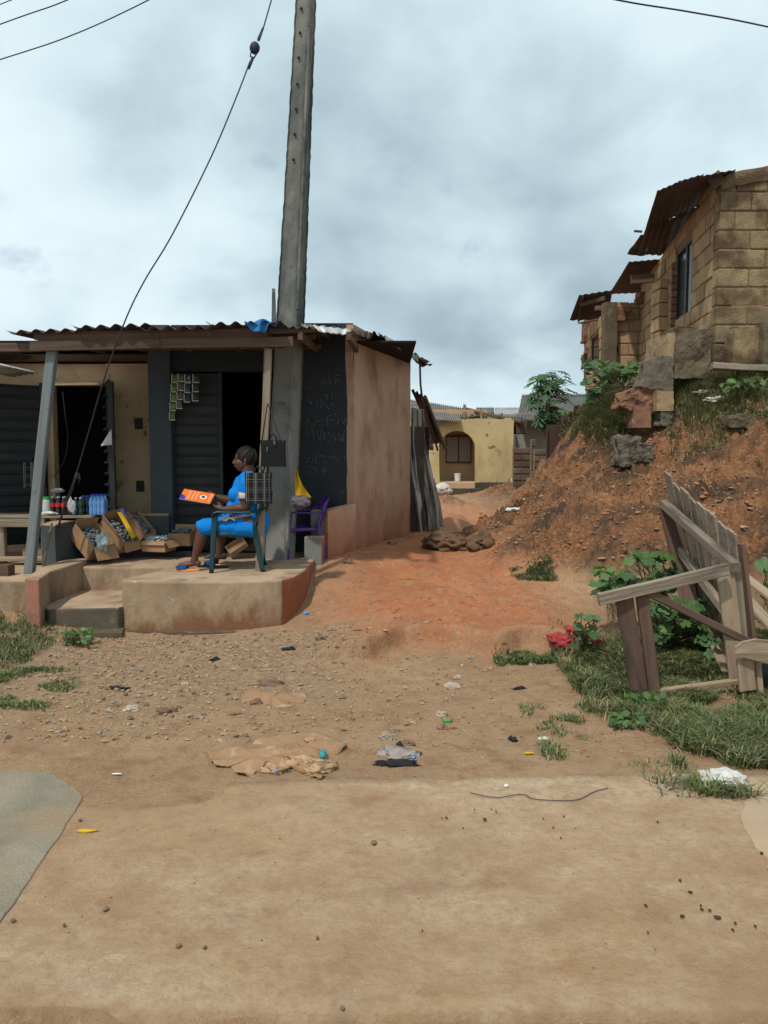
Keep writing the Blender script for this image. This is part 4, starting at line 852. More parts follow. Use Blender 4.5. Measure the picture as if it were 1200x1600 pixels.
# stained plinths in front of the building
def lump(name,px0,px1,py0,py1,d,dep,m_,par,label=None,cat=None,st_=.07,sc=.22,group=None,rz=0,lv=4):
    a,c=at(px0,py1,d),at(px1,py0,d); o_=rbox(name,((a.x+c.x)/2,d+dep/2,(a.z+c.z)/2),(c.x-a.x,dep,c.z-a.z),m_,par,bv=0,label=label,cat=cat,group=group)
    o_.rotation_euler.z=rz; rough_edges(o_,lv,st_,sc); return o_
lump('plinth',1054,1111,510,590,11.0,.46,M['dkcement'],bd,st_=.16,sc=.3,lv=5)
lump('plinth',1041,1056,520,590,11.05,.9,M['block'],bd,st_=.06)
lump('plinth',1113,1146,540,600,11.35,.12,M['dkcement'],bd,st_=.04)
lump('low_block_wall',1145,1190,512,585,10.95,.3,M['blockw'],None,'low stained block wall stub standing before the building at the right edge','wall',st_=.05)
lump('low_block_wall',1192,1275,505,585,10.8,.3,M['dkcement'],None,'darker broken wall stub cut by the right edge of the photo','wall',st_=.06)
o=MB().bar(at(1112,572,10.7),at(1290,580,10.4),.22,.085,wob=.01).build('concrete_beam',M['slab'],None,label='long pale concrete beam lying in the grass below the block building',cat='beam')
rough_edges(o,2,.02,.2)
# crumbling pillar on the bank
cp=thing('crumbled_pillar','crumbling grey concrete pillar stump with red earth layers on the bank edge','pillar',hit(1025,655))
b=MB(); P_=lambda a,c,d=10.95:at(a,c,d)
o=MB().poly3([P_(1012,562),P_(1024,555),P_(1048,556),P_(1053,562),P_(1054,606),P_(1052,612),P_(1008,607),P_(999,604),P_(1006,590),P_(1010,578)],(0,.36,0)).build('pillar_head',M['greyblock'],cp); 
def remesh(o_,vx,st_,sc,sm=False):
    r=o_.modifiers.new('r','REMESH'); r.mode='VOXEL'; r.voxel_size=vx; r.use_smooth_shade=sm
    t_=bpy.data.textures.get('rm%.2f'%sc) or bpy.data.textures.new('rm%.2f'%sc,'CLOUDS'); t_.noise_scale=sc; t_.noise_depth=4
    d=o_.modifiers.new('d','DISPLACE'); d.texture=t_; d.texture_coords='GLOBAL'; d.strength=st_; return o_
remesh(o,.022,.05,.12)
o=MB().poly3([P_(975,612,11.0),P_(1000,604,11.0),P_(1052,612,11.0),P_(1053,630,11.0),P_(1035,640,11.0),P_(1020,648,11.0),P_(990,642,11.0),P_(968,636,11.0)],(0,.4,0)).build('earth_layer',M['brickred'],cp); remesh(o,.022,.16,.15)
o=lump('brick_course',990,1018,634,668,10.95,.3,M['brickred'],cp,st_=.05); o=lump('brick_course',1026,1053,610,642,10.85,.28,M['block'],cp,st_=.04)
for a in ((1026,655,.2,.3),(1048,655,.25,.22)):
    pass
gc_='grey rubble blocks half buried in the bank'
for (a0,a1,b0,b1,lb) in ((966,1002,682,728,'mossy square rubble block jutting from the bank under the pillar stump'),(1003,1022,694,722,'small rounded rubble lump beside the mossy square block'),(1028,1066,644,664,'dark flat rubble block right of the pillar stump base')):
    q=hit((a0+a1)/2,b1-4); o=lump('rubble_block',a0,a1,b0,b1,q.y-.12,.34,M['greyblock'],None,lb,'rubble',st_=.13,sc=.14,group=gc_,rz=random.uniform(-.2,.2))
q=hit(1162,668); lump('rubble_block',1140,1190,648,668,q.y-.1,.3,M['dkcement'],None,'brown block fallen on the bank slope near the right edge','rubble',st_=.1,sc=.15,group=gc_)
# ---------------- lane: mustard house with arch ----------------
HD=25.
yh=thing('arch_house','mustard yellow house with an arched porch at the end of the red lane','house',at(740,770,HD))
b=MB(); A2=lambda a,c,d=HD:at(a,c,d)
pts_=[A2(640,756),A2(687,756),A2(686,712)]
for k in range(1,16):
    an=math.pi-math.pi*k/16; pts_.append(A2(714.5+28.5*math.cos(an),702-29*math.sin(an)))
pts_+=[A2(743,712),A2(743,756),A2(800,756),A2(803,656),A2(760,654),A2(640,656)]
o=MB().poly3(pts_,(0,.25,0)).build('front_wall',M['yhouse'],yh)
rbox('side_wall',(A2(801.5,700).x-.13,HD+2.2,A2(800,705).z),(.22,3.9,A2(800,656).z-A2(800,760).z),M['yhouse'],yh)
rbox('porch_back',(A2(716,700).x,HD+1.3,A2(716,700).z),(2.2,.1,2.6),M['tan_niche'],yh)
wn=rbox('window',(A2(722,700).x,HD+1.2,at(722,702,HD+1.2).z),(.85,.08,.92),M['gate'],yh); 
for q in (-.21,.21): rbox('pane',(A2(722,700).x+q,HD+1.15,at(722,702,HD+1.2).z),(.38,.02,.84),M['pane'],wn)
rbox('base_plinth',(A2(772,700).x,HD-.06,A2(772,763).z),(1.3,.3,.40),M['ybase'],yh); rbox('porch_step',(A2(712,700).x,HD-.2,A2(714,758).z),(1.15,.7,.2),M['tan_niche'],yh); rbox('porch_step',(A2(712,700).x+.1,HD-.35,A2(714,769).z),(1.35,.5,.3),M['ybase'],yh)
rbox('porch_floor',(A2(714,700).x,HD+.6,A2(714,753).z-.05),(1.4,1.4,.1),M['tan_niche'],yh)
quad('roof_sheet',(at(640,654,HD-.35),at(719,658,HD-.35),at(726,638,HD+3.2),at(640,624,HD+3.2)),26,yh,M['asb'],amp=.03,dent=.02)
MB().bar(at(725,655,HD),at(726,634,HD+3),.1,.1).build('gable_post',M['beam'],yh)
for (p,q) in (((726,638,HD+3),(815,659,HD-.1)),((730,640,HD+1.5),(818,662,HD)),((725,655,HD+.1),(770,646,HD+2))): MB().bar(at(*p),at(*q),.1,.09).build('bare_rafter',M['beam'],yh)
MB().bar(at(752,640,HD+.1),at(752,656,HD+.1),.08,.08).build('king_post',M['wood'],yh)
for k in range(3): MB().bar(at(735+k*22,652,HD+.3),at(740+k*22,643+k*2,HD+2.6),.08,.07).build('bare_rafter',M['beam'],yh)
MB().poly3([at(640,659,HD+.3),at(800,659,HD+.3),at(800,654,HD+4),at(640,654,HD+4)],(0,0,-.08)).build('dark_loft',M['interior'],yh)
rbox('eave_board',at(680,661,HD-.1),(.55,.06,.16),M['greyhouse'],yh)
quad('roof_sheet',(at(800,668,HD+.2),at(822,660,HD+.2),at(815,652,HD+3),at(790,652,HD+3)),5,yh,M['rust'],amp=.03,dent=.1)
rbox('eave_shade_box',at(811,668,HD+.6),(.35,.9,.42),M['beam'],yh)
# behind
mh=thing('far_house','distant low house with a pale corrugated roof showing above the mustard house','house',at(780,700,36))
quad('roof_sheet',(at(744,658,34),at(773,658,34),at(772,637,39),at(744,637,39)),14,mh,M['asb'],amp=.04); quad('roof_sheet',(at(773,656,34),at(822,656,34),at(818,637,39),at(773,637,39)),20,mh,M['tinlight'],amp=.04)
rbox('wall',at(780,690,36),(2.6,3,2.4),M['greyhouse'],mh)
gh=thing('grey_house','grey rendered house with a grey corrugated roof behind the papaya tree','house',at(860,720,29))
quad('roof_sheet',(at(808,656,28),at(860,656,28),at(858,616,33),at(816,617,33)),22,gh,M['asb'],amp=.04); quad('roof_sheet',(at(860,656,28),at(925,655,28),at(925,615,33),at(858,616,33)),28,gh,M['asb'],amp=.04)
rbox('wall',(at(868,700,29).x,29+1.5,at(868,700,29).z),(3.0,3,2.6),M['greyhouse'],gh); rbox('fascia_board',(at(865,659,28.2).x,28.2,at(865,659,28.2).z),(2.9,.08,.12),M['greyhouse'],gh)
rbox('window',at(903,668,28.9),(.45,.1,.5),M['glassd'],gh); quad('awning_sheet',(at(804,680,27.6),at(812,678,27.6),at(818,668,28),at(808,668,28)),3,gh,M['tinlight'])
def bwall(lbl,px0,px1,py0,py1,d,m_,cols,rows,name='yard_wall',group=None):
    t_=thing(name,lbl,'wall',at((px0+px1)/2,py1,d),group=group); a,c=at(px0,py1,d),at(px1,py0,d)
    rbox('mortar_core',((a.x+c.x)/2,d+.1,(a.z+c.z)/2),(c.x-a.x-.02,.12,c.z-a.z-.02),M['mortar'],t_)
    for i in range(cols):
        for j in range(rows):
            w_=(c.x-a.x)/cols; h_=(c.z-a.z)/rows; block(t_,(a.x+w_*(i+.5),d+.1+random.uniform(-.01,.01),a.z+h_*(j+.5)),(round(w_-.03,2),.2,round(h_-.03,2)),0,m_)
    return t_
M['gblk']=mat('weathered_grey_block',(.14,.115,.085),(.09,.07,.052),3,rough=.95,bump=.5,bs=20,c3=(.10,.035,.025),s3=.8,t3=(.58,.7),rand=.2,world=True)
bwall('grey block yard wall directly right of the mustard house',801,829,699,762,21.0,M['gblk'],2,6)
bwall('taller narrow yard wall post beyond the plastic bags in the lane',829,838,686,760,20.6,M['gblk'],1,6,'wall_post')
bwall('block yard wall section with a small dark hole left of the brown gate',834,857,702,762,19.6,M['gblk'],2,6)
gt=thing('metal_gate','brown sheet metal gate panel below the papaya tree','gate',at(866,742,18.6)); rbox('gate_panel',at(866,708,18.6),(.40,.05,1.35),M['gate'],gt)
for q in (854.5,877.5): MB().bar(at(q,750,18.55),at(q,670,18.55),.05,.05,up=(0,1,0)).build('gate_stile',M['gate'],gt)
pk=thing('stick_fence','short pale stick fence at the top of the bank beside the brown gate','fence',at(890,720,19))
for k in range(5): MB().bar(at(880+k*4.4,732-k*4.5,18.2),at(880+k*4.4,693-k*1.0,18.2),.055,.05,up=(0,1,0)).build('picket',M['wood'],pk)
# ---------------- lean-to shack behind the shop ----------------
sk=thing('lean_to_shack','dark lean-to shack with a rusty tin roof behind the orange side wall','shack',(.7,13.4,.5))
quad('roof_sheet',(at(640,607,12.3),at(664,620,12.3),at(680,660,14.5),at(655,640,14.5)),4,sk,M['rust'],amp=.02,dent=.05)
quad('roof_sheet',(at(650,612,12.4),at(668,632,12.4),at(694,693,14.6),at(676,690,14.6)),4,sk,M['rust'],amp=.015,dent=.05)
MB().bar(at(664,620,12.4),at(696,700,14.4),.05,.05).build('roof_batten',M['wood'],sk)
rbox('wall',(.68,13.6,1.25),(.1,2.2,1.9),M['interior'],sk); rbox('wall',(.50,12.2,1.35),(.28,.06,1.7),M['rust'],sk)
for k in range(6): MB().bar(at(661,650+k*9,12.6),at(676,655+k*9,13.7),.03,.09,up=(0,0,1)).build('wall_board',M['woodb'],sk)
rbox('threshold',at(690,697,14.3),(.1,.05,.05),M['tin'],sk)
pp=thing('bent_pipe','thin rusty bent pipe propping the roof edge above the lean-to','pipe',at(686,700,13))
MB().tube([at(656,566,12.1),at(657,600,12.1),at(660,625,12.3),at(668,655,12.6),at(680,690,12.9),at(684,704,13.)],.016,8).build('pipe_run',M['rust'],pp)
# draped sacking
dp=thing('sacking_drape','long grey woven sacking hanging from the lean-to roof down to the lane','sacking',at(665,835,12.2))
def drape(u,v):
    l=[(643,636),(641,690),(643,740),(650,790),(655,838)]; r=[(662,640),(664,690),(676,740),(686,790),(688,828)]
    t_=v*4; i=min(3,int(t_)); f=t_-i
    a=[l[i][k]*(1-f)+l[i+1][k]*f for k in(0,1)]; c=[r[i][k]*(1-f)+r[i+1][k]*f for k in(0,1)]
    x=a[0]+(c[0]-a[0])*u; y=a[1]+(c[1]-a[1])*u
    p=at(x,y,12.12+u*.25); p.y+=.05*math.sin(u*17+v*3)*(.4+v)+.03*math.sin(u*31-v*5)+.02*math.sin(v*23+u*4); return p
MB().sheet(drape,48,50,(0,.006,0)).build('sacking_cloth',M['sack'],dp)
MB().sheet(lambda u,v:drape(.93+.22*u*(.3+v*.7),.55+.45*v)+V((.02,.22+.05*math.sin(u*9),.02)),14,20,(0,.006,0)).build('sacking_fold',M['whiteb'],dp)
for v_ in (.35,.62): MB().tube([drape(u/12,v_)+V((0,-.02,0)) for u in range(13)],.007,6).build('tie_rope',M['dry'],dp)
for u_ in (.55,.8): MB().tube([drape(u_,.5+v/20*.5)+V((0,-.03,0)) for v in range(20)],.014,6).build('stick_edge',M['wood'],dp)
# sacks and bags at the lane
def blob(name,c,r,m_,label,cat,seed=0,amp=.25,parent=None,nu=36,nv=22,R=None,group=None):
    def fn(q): return 1+amp*float(fbm(np.array([q.x*1.6+q.z*.7+seed]),np.array([q.y*1.6-q.z*.9+seed*2]),4,17)[0])*2+amp*.25*math.sin(q.x*7+seed)*math.sin(q.z*9+q.y*5)
    return MB().ell(c,r,R,nu,nv,0,fn).build(name,m_,parent,label=label,cat=cat,group=group)
q=hit(700,862); sk2=thing('old_sack','muddy collapsed sack lying across the red lane by the sacking','sack',q)
blob('sack_body',q+V((-.03,.25,.12)),(.30,.24,.13),M['brownsack'],None,None,1,.5,sk2,60,36); blob('sack_fold',q+V((.16,.1,.08)),(.24,.16,.10),M['brownsack'],None,None,4,.8,sk2,50,30); 
q=hit(752,862); blob('earth_mound',q+V((.0,.2,.1)),(.15,.18,.12),M['brownsack'],'dark earthy lump at the foot of the bank right of the muddy sack','mound',7,.8)
q=hit(693,768); blob('plastic_bag',at(691,766,17)+V((0,0,.03)),(.22,.15,.12),M['whiteb'],'grey white plastic sheet bunched beside the sacking foot in the lane','plastic bag',2,.7,group='plastic bags littering the lane end',nu=24,nv=14)
blob('plastic_bag',at(806,757,23.5),(.16,.12,.22),M['film'],'clear upright plastic bag against the right corner of the mustard house','plastic bag',5,.5,group='plastic bags littering the lane end',nu=24,nv=14)
blob('plastic_bag',at(823,758,23),(.16,.12,.13),M['whiteb'],'small white plastic bag on the ground below the yard wall','plastic bag',6,.6,group='plastic bags littering the lane end',nu=24,nv=14)
bk=thing('white_bucket','small white plastic bucket standing on the arched porch','bucket',at(715,752,HD+.35))
def lathe(prof,n=20,c=(0,0,0)):
    c=V(c); vs_=[c+V((r*math.cos(2*math.pi*i/n),r*math.sin(2*math.pi*i/n),z)) for r,z in prof for i in range(n)]
    return vs_,[(j*n+i,j*n+(i+1)%n,j*n+n+(i+1)%n,j*n+n+i) for j in range(len(prof)-1) for i in range(n)]
b=MB(); v_,f_=lathe([(0,0),(.10,0),(.12,.26),(.13,.27),(.13,.29),(.115,.29),(.10,.03),(0,.03)]); b.add(v_,f_,sm=False).build('bucket_body',M['white'],bk,local=True)
bk.scale=(.9,.9,.9)
MB().tube([(-.125,0,.27),(-.11,-.05,.2),(0,-.12,.16),(.11,-.05,.2),(.125,0,.27)],.006,6).build('handle',M['metalw'],bk,local=True)
# ---------------- plastic chairs ----------------
def armchair(label,loc,rz,m_,sc=1.):
    t=thing('plastic_chair',label,'chair',loc,rz)      # local: faces +x
    def seat(u,v):
        x=-.22+.46*u; y=(v-.5)*(.44-.04*(1-u)); return (x,y,.42-.025*math.sin(math.pi*u)*math.sin(math.pi*v)+.0-.03*max(0,u-.9)*10*.3)
    MB().sheet(seat,14,12,(0,0,-.012)).build('seat',m_,t,local=True)
    def back(u,v):
        y=(u-.5)*(.50-.05*v); cx=-.24-.13*v-.035*(1-(2*u-1)**2)*1.0+.06*abs(2*u-1)**3; z=.44+.40*v*(1-.16*abs(2*u-1)**3); return (cx,y,z)
    for k in range(5):
        u0=.08+k*.175; MB().sheet(lambda u,v:back(u0+.13*u,.1+.72*v),3,10,(.012,0,0)).build('back_slat',m_,t,local=True)
    MB().sheet(lambda u,v:back(u,.80+.2*v),20,4,(.016,0,0)).build('top_rail',m_,t,local=True); MB().sheet(lambda u,v:back(u,.0+.11*v),20,3,(.014,0,0)).build('bottom_rail',m_,t,local=True)
    for s in(-1,1):
        MB().sheet(lambda u,v:V(back(.5+s*.5,v))+V((.045*(u-.5),0,0)),3,10,(0,.014*s,0)).build('back_stile',m_,t,local=True)
        pr=[(-.335,.245,.70),(-.28,.262,.67),(-.18,.272,.655),(-.05,.275,.65),(.08,.272,.655),(.17,.265,.66),(.215,.258,.645),(.235,.252,.60)]
        def arm(u,v):
            q=u*(len(pr)-1); i=min(int(q),len(pr)-2); f=q-i; a=V(pr[i]).lerp(V(pr[i+1]),f); a.y*=1; wd=.055*(1-.3*abs(u-.6)); return (a.x,s*(a.y+(v-.5)*wd),a.z-.012*(2*v-1)**2)
        MB().sheet(arm,22,4,(0,0,-.013)).build('armrest',m_,t,local=True)
        def fleg(u,v):
            z=.62*(1-u); w_=.058-.018*u; x=.232+.035*u; y=.252+.025*u; return (x+(0 if v<.5 else -(v-.5)*2*w_), s*(y-(0 if v>.5 else (.5-v)*2*w_*.6)), z)
        MB().sheet(fleg,12,4,(-.008,-s*.008,0)).build('leg',m_,t,local=True)
        def bleg(u,v):
            z=.50*(1-u); w_=.06-.018*u; x=-.225-.09*u; y=.225+.035*u; return (x+(0 if v<.5 else (v-.5)*2*w_), s*(y-(0 if v>.5 else (.5-v)*2*w_*.6)), z)
        MB().sheet(bleg,12,4,(.008,-s*.008,0)).build('leg',m_,t,local=True)
        MB().sheet(lambda u,v:(-.2+.42*u,s*(.222-.0*u),.425-.05*v-.02*math.sin(math.pi*u)*0),8,2,(0,-s*.01,0)).build('side_apron',m_,t,local=True)
    MB().sheet(lambda u,v:(.235,(u-.5)*.42,.41-.05*v),8,2,(-.01,0,0)).build('front_apron',m_,t,local=True)
    t.scale=(sc,)*3; return t
CHD=8.28
chx=at(370,890,CHD).x
armchair('dark teal plastic armchair the woman in blue sits on',(chx,CHD,PZ),math.pi+.12,M['chairg'])
armchair('purple plastic armchair standing behind the concrete pole',(at(462,860,9.3).x+.07,9.30,PZ),math.radians(196),M['chairp'],.86)
yc=thing('yellow_cloth','yellow cloth hanging down over the purple chair','cloth',at(468,760,8.85))
MB().sheet(lambda u,v:at(461+ (4+22*v**1.6)*u,732+43*v+3*u,8.8-.02*math.sin(u*9+v*6)),14,18,(0,.005,0)).build('cloth_fold',M['yellowc'],yc)
o=blob('grey_bundle',at(468,783,8.86),(.12,.09,.085),M['greyc'],'grey cloth bundle heaped on the purple plastic chair','cloth',3,.35)

# ---------------- woman ----------------
wo=thing('person','woman in a bright blue dress seated on a teal chair holding an orange booklet','person',(at(385,890,8.28).x,8.28,PZ))
D0=8.28
W_=lambda px,py,dy=0.:at(px,py,D0+dy)
body=MB()
def limb(pts,n=18,flat=1.,mb=None): (mb or body).tube([p for p,r in pts],[r for p,r in pts],n,flat=flat)
def ball(c,r,R=None,mb=None): (mb or body).ell(c,r if hasattr(r,'__len__') else (r,r,r),R,16,10)
NY=-.13; FYY=.17   # near and far side offsets in depth
# trunk
limb([(W_(392,830),.15),(W_(391,810),.165),(W_(388,790),.155),(W_(386,770),.15),(W_(387,754),.13),(W_(388,744),.085),(W_(387,737),.064),(W_(384,728),.058)],22)
ball(W_(388,752,0),(.09,.185,.075))
# legs: thigh, calf, foot
def leg(dy,hip,knee,ank,toe,heel):
    H_,K_,A_,T_,E_=W_(*hip,dy),W_(*knee,dy*1.05),W_(*ank,dy*1.05),W_(*toe,dy*1.1),W_(*heel,dy*1.05)
    limb([(H_,.12),(H_.lerp(K_,.5),.095),(K_.lerp(H_,.1),.072),(K_,.066)]); ball(K_,.066)
    limb([(K_,.064),(K_.lerp(A_,.25)+V((.018,0,0)),.068),(K_.lerp(A_,.5)+V((.012,0,0)),.058),(K_.lerp(A_,.8),.04),(A_,.036)])
    ball(A_,.037); ball(E_+V((0,0,.028)),(.036,.03,.03)); limb([(E_+V((0,0,.03)),.03),(A_.lerp(T_,.4)+V((0,0,-.012)),.036),(T_+V((.06,0,.012)),.03),(T_+V((.02,0,.005)),.022)],flat=.9)
    for k in range(5):
        yy=(k-2)*.017; ln=.0-.008*abs(k-1); q=T_+V((.03,yy,.0)); limb([(q,.010),(q+V((-.025+abs(k-1)*.005,0,-.003)),.009),(q+V((-.04+abs(k-1)*.006,0,-.008)),.006)],10)
    return A_,T_,E_
fa=leg(NY,(396,818),(316,822),(303,878),(276,884),(309,884))
fb=leg(FYY,(396,816),(345,815),(342,866),(320,871),(350,874))
# arms
def arm(dy,sh,el,wr,kn,near):
    S_,E_,Wr,Kn=W_(*sh,dy),W_(*el,dy),W_(*wr,dy*.75),W_(*kn,dy*.55)
    ball(S_,.066); limb([(S_,.070),(S_.lerp(E_,.5),.068),(E_,.054)]); ball(E_,.054); limb([(E_,.054),(E_.lerp(Wr,.35),.052),(Wr,.031)])
    d=(Kn-Wr).normalized(); sd_=V((0,1 if near else -1,0)); up_=d.cross(sd_).normalized()
    if up_.z<0: up_=-up_
    pc=Wr+d*.05; limb([(Wr,.026),(Wr+d*.03,.034),(pc+d*.02,.036),(pc+d*.04,.030)],flat=.8)
    return Wr,pc+d*.035,d,up_,sd_
near=arm(-.17,(386,756),(384,793),(350,796),(335,790),True); far=arm(.19,(377,755),(368,785),(338,776),(325,774),False)
def fingers(h,near):
    Wr,K_,d,up_,sd_=h
    for k in range(4):
        o_=V((0,(k-1.5)*.018,0)); ln=(.055,.066,.062,.05)[k]; r_=.0095
        a=K_+o_-d*.01; c=a+d*ln*.55+up_*(-.004 if near else .0); e=c+d*ln*.35+up_*(.012 if near else -.012)
        limb([(a,r_+.001),(a.lerp(c,.5),r_),(c,r_*.95),(e,r_*.8)],10)
    a=Wr+d*.03+up_*.018; c=a+d*.035+up_*.022+sd_*(-.012); e=c+d*.035+up_*.004*(1 if near else 1); limb([(a,.013),(c,.0115),(e,.009)],10)
fingers(near,True); fingers(far,False)
# head: local frame, face towards -x, slightly lowered
HC=W_(382,718,.0); HR=Matrix.Rotation(math.radians(-4),3,'Y')@Matrix.Rotation(math.radians(4),3,'Z')
hp=lambda x,y,z:HC+HR@V((x*1.1,y*1.08,z*1.06))
ball(hp(.018,0,.022),(.098,.078,.098),HR); ball(hp(-.024,0,-.035),(.080,.076,.090),HR); ball(hp(-.048,0,-.084),(.042,.044,.034),HR); ball(hp(-.01,0,-.085),(.05,.058,.03),HR); ball(hp(-.048,0,.03),(.046,.06,.05),HR)
limb([(hp(-.088,0,.012),.009),(hp(-.100,0,-.008),.0125),(hp(-.112,0,-.026),.015),(hp(-.098,0,-.034),.012)],12)
for s in(-1,1):
    ball(hp(-.098,s*.014,-.031),(.012,.010,.009),HR); ball(hp(-.055,s*.042,-.028),(.034,.026,.032),HR); ball(hp(-.070,s*.03,.016),(.022,.02,.008),HR)
    e=hp(.014,s*.078,-.012); ball(e,(.018,.008,.031),HR); ball(e+V((.004,s*.006,.012)),(.014,.006,.016),HR); ball(e+V((-.004,s*.002,-.022)),(.009,.006,.010),HR)
ball(hp(-.093,0,-.056),(.012,.024,.008),HR); ball(hp(-.089,0,-.067),(.012,.021,.009),HR)
limb([(hp(.03,0,-.05),.064),(W_(388,736),.066),(W_(389,748),.08)])
bo=body.build('body',M['skin'],wo)
r=bo.modifiers.new('r','REMESH'); r.mode='VOXEL'; r.voxel_size=.0048; r.use_smooth_shade=True
s_=bo.modifiers.new('s','SMOOTH'); s_.factor=.5; s_.iterations=5
M['eyew']=plain('eye_white',(.22,.19,.16),.3,.5); M['lip']=plain('lips',(.12,.035,.03),.5,.3)
for s in(-1,1):
    ey=MB().ell(hp(-.078,s*.031,.0),(.0095,.0105,.0058),HR).build('eye',M['eyew'],wo); MB().ell(hp(-.0885,s*.032,.0),(.0035,.006,.0065),HR).build('iris',M['black'],ey)
    MB().tube([hp(-.086,s*.016,.017),hp(-.084,s*.032,.022),hp(-.068,s*.05,.017)],[.003,.0035,.002],6).build('eyebrow',M['hair'],wo)
    MB().tube([hp(-.091,s*.020,.006),hp(-.089,s*.032,.0095),hp(-.076,s*.045,.004)],[.002,.0028,.002],6).build('eyelid',M['skin'],wo)
MB().tube([hp(-.098,-.018,-.0605),hp(-.105,0,-.060),hp(-.098,.018,-.0605)],[.003,.0065,.003],8).build('lips',M['lip'],wo)
def hf(q):  # hair shell: no hair over the face
    return 1.0
hb=MB(); hcap=lambda q:1.0
vs_=[];nu,nv=40,26
def hairp(u,v,rr=1.0):
    th_=math.pi*2*u; ph=v*math.pi*.66; q=V((math.sin(ph)*math.cos(th_),math.sin(ph)*math.sin(th_),math.cos(ph)))
    tilt=Matrix.Rotation(math.radians(38),3,'Y'); q=tilt@q; return hp(.022+q.x*.104*rr,q.y*.085*rr,.024+q.z*.106*rr)
hb.sheet(lambda u,v:hairp(u,v,1+.012*math.sin(v*0+u*2*math.pi*11)),66,20,(.0,0,-.004)); ho=hb.build('hair',M['hair'],wo)
for k in range(11):
    a=k/11; MB().tube([hairp(a,.12+.88*j/9,1.035) for j in range(10)],[.006]*10,6).build('braid',M['hair'],ho)
MB().tube([hp(.012,-.088,-.036),hp(.012,-.09,-.044),hp(.014,-.088,-.05)],.004,6).build('earring',M['metalw'],wo)
# dress: bodice, sleeves, skirt fused, a little inflated over the body
dr=MB()
limb([(W_(394,836),.165),(W_(393,815),.195),(W_(389,795),.185),(W_(386,772),.175),(W_(388,755),.15),(W_(390,744),.10),(W_(391,739),.078)],26,mb=dr)
ball(W_(390,750,0),(.118,.205,.095),mb=dr); ball(W_(369,773,-.07),(.085,.09,.085),mb=dr); ball(W_(369,773,.08),(.085,.09,.085),mb=dr); ball(W_(364,800,0),(.09,.16,.12),mb=dr)
for dy,el,sh in((-.17,(384,793),(386,756)),(.19,(368,785),(377,755))):
    S_,E_=W_(*sh,dy),W_(*el,dy); limb([(S_,.080),(S_.lerp(E_,.3),.084),(S_.lerp(E_,.45),.084)],mb=dr); ball(S_,.080,mb=dr)
for dy,hip,knee in((NY,(398,822),(318,823)),(FYY,(398,820),(347,815))):
    H_,K_=W_(*hip,dy),W_(*knee,dy*1.05); limb([(H_,.13),(H_.lerp(K_,.5),.115),(H_.lerp(K_,.8),.096),(H_.lerp(K_,1.0),.094),(H_.lerp(K_,1.07)+V((0,0,-.02)),.086)],mb=dr)
limb([(W_(396,818,.02),.155),(W_(372,818,.02),.135),(W_(350,818,.01),.11)],mb=dr)
do=dr.build('dress',M['dress'],wo)
r=do.modifiers.new('r','REMESH'); r.mode='VOXEL'; r.voxel_size=.0075; r.use_smooth_shade=True
s_=do.modifiers.new('s','SMOOTH'); s_.factor=.5; s_.iterations=7
t_=bpy.data.textures.new('folds','CLOUDS'); t_.noise_scale=.14; t_.noise_depth=2
d_=do.modifiers.new('d','DISPLACE'); d_.texture=t_; d_.texture_coords='GLOBAL'; d_.strength=.028; d_.mid_level=.5
for dy,el,sh in((-.17,(384,793),(386,756)),(.19,(368,785),(377,755))):
    S_,E_=W_(*sh,dy),W_(*el,dy); b=MB(); b.tube([S_.lerp(E_,.36),S_.lerp(E_,.40),S_.lerp(E_,.60),S_.lerp(E_,.62)],[.082,.089,.088,.083],20); b.build('sleeve_cuff',M['cuff'],wo)
o=MB().sheet(lambda u,v:W_(345+22*u,806+7*v+2*math.sin(u*7),-.27-.0*u+.10*(1-v)*.35),10,4,(0,.012,0)).build('printed_waist_flap',M['cuff'],wo)
# slippers
def slipper(A_,T_,E_,nm='slipper'):
    z=PZ+.001; c=(T_+E_)/2; sl=MB(); n=12; prof=[]
    for k in range(24):
        a=2*math.pi*k/24; ca,sa=math.cos(a),math.sin(a); prof.append((c.x+ca*.135,c.y+sa*(.043 if ca>0 else .05)*(1-.12*abs(ca)),z+.026))
    o_=sl.prism([(p[0],p[1]) for p in prof],z,z+.026).build(nm,M['soleo'],wo); bevel(o_,.006)
    b_=MB(); b_.sheet(lambda u,v:(T_.x+.0+.115*u,c.y+.05*math.cos(math.pi*v)*(1+.0*u),z+.024+(.03+.038*u)*math.sin(math.pi*v)),8,14,(0,0,-.004)).build('upper',M['strapb'],o_)
slipper(*fa); slipper(*fb)
# slippers under the chair
sp_=thing('black_slippers','pair of black slippers lying under the teal chair','slippers',(at(335,888,8.4).x,8.4,PZ))
for k,(a,c) in enumerate(((325,886),(340,887))):
    p=gnd(a,c,PZ); o=MB().prism([(p.x+.12*math.cos(q/10*math.pi),p.y+.04*math.sin(q/10*math.pi)) for q in range(20)],PZ+.001,PZ+.02).build('sole',M['black'],sp_); MB().tube([p+V((-.04,-.04,.02)),p+V((-.03,-.01,.05)),p+V((-.04,.04,.02))],.008,8).build('toe_strap',M['black'],sp_)
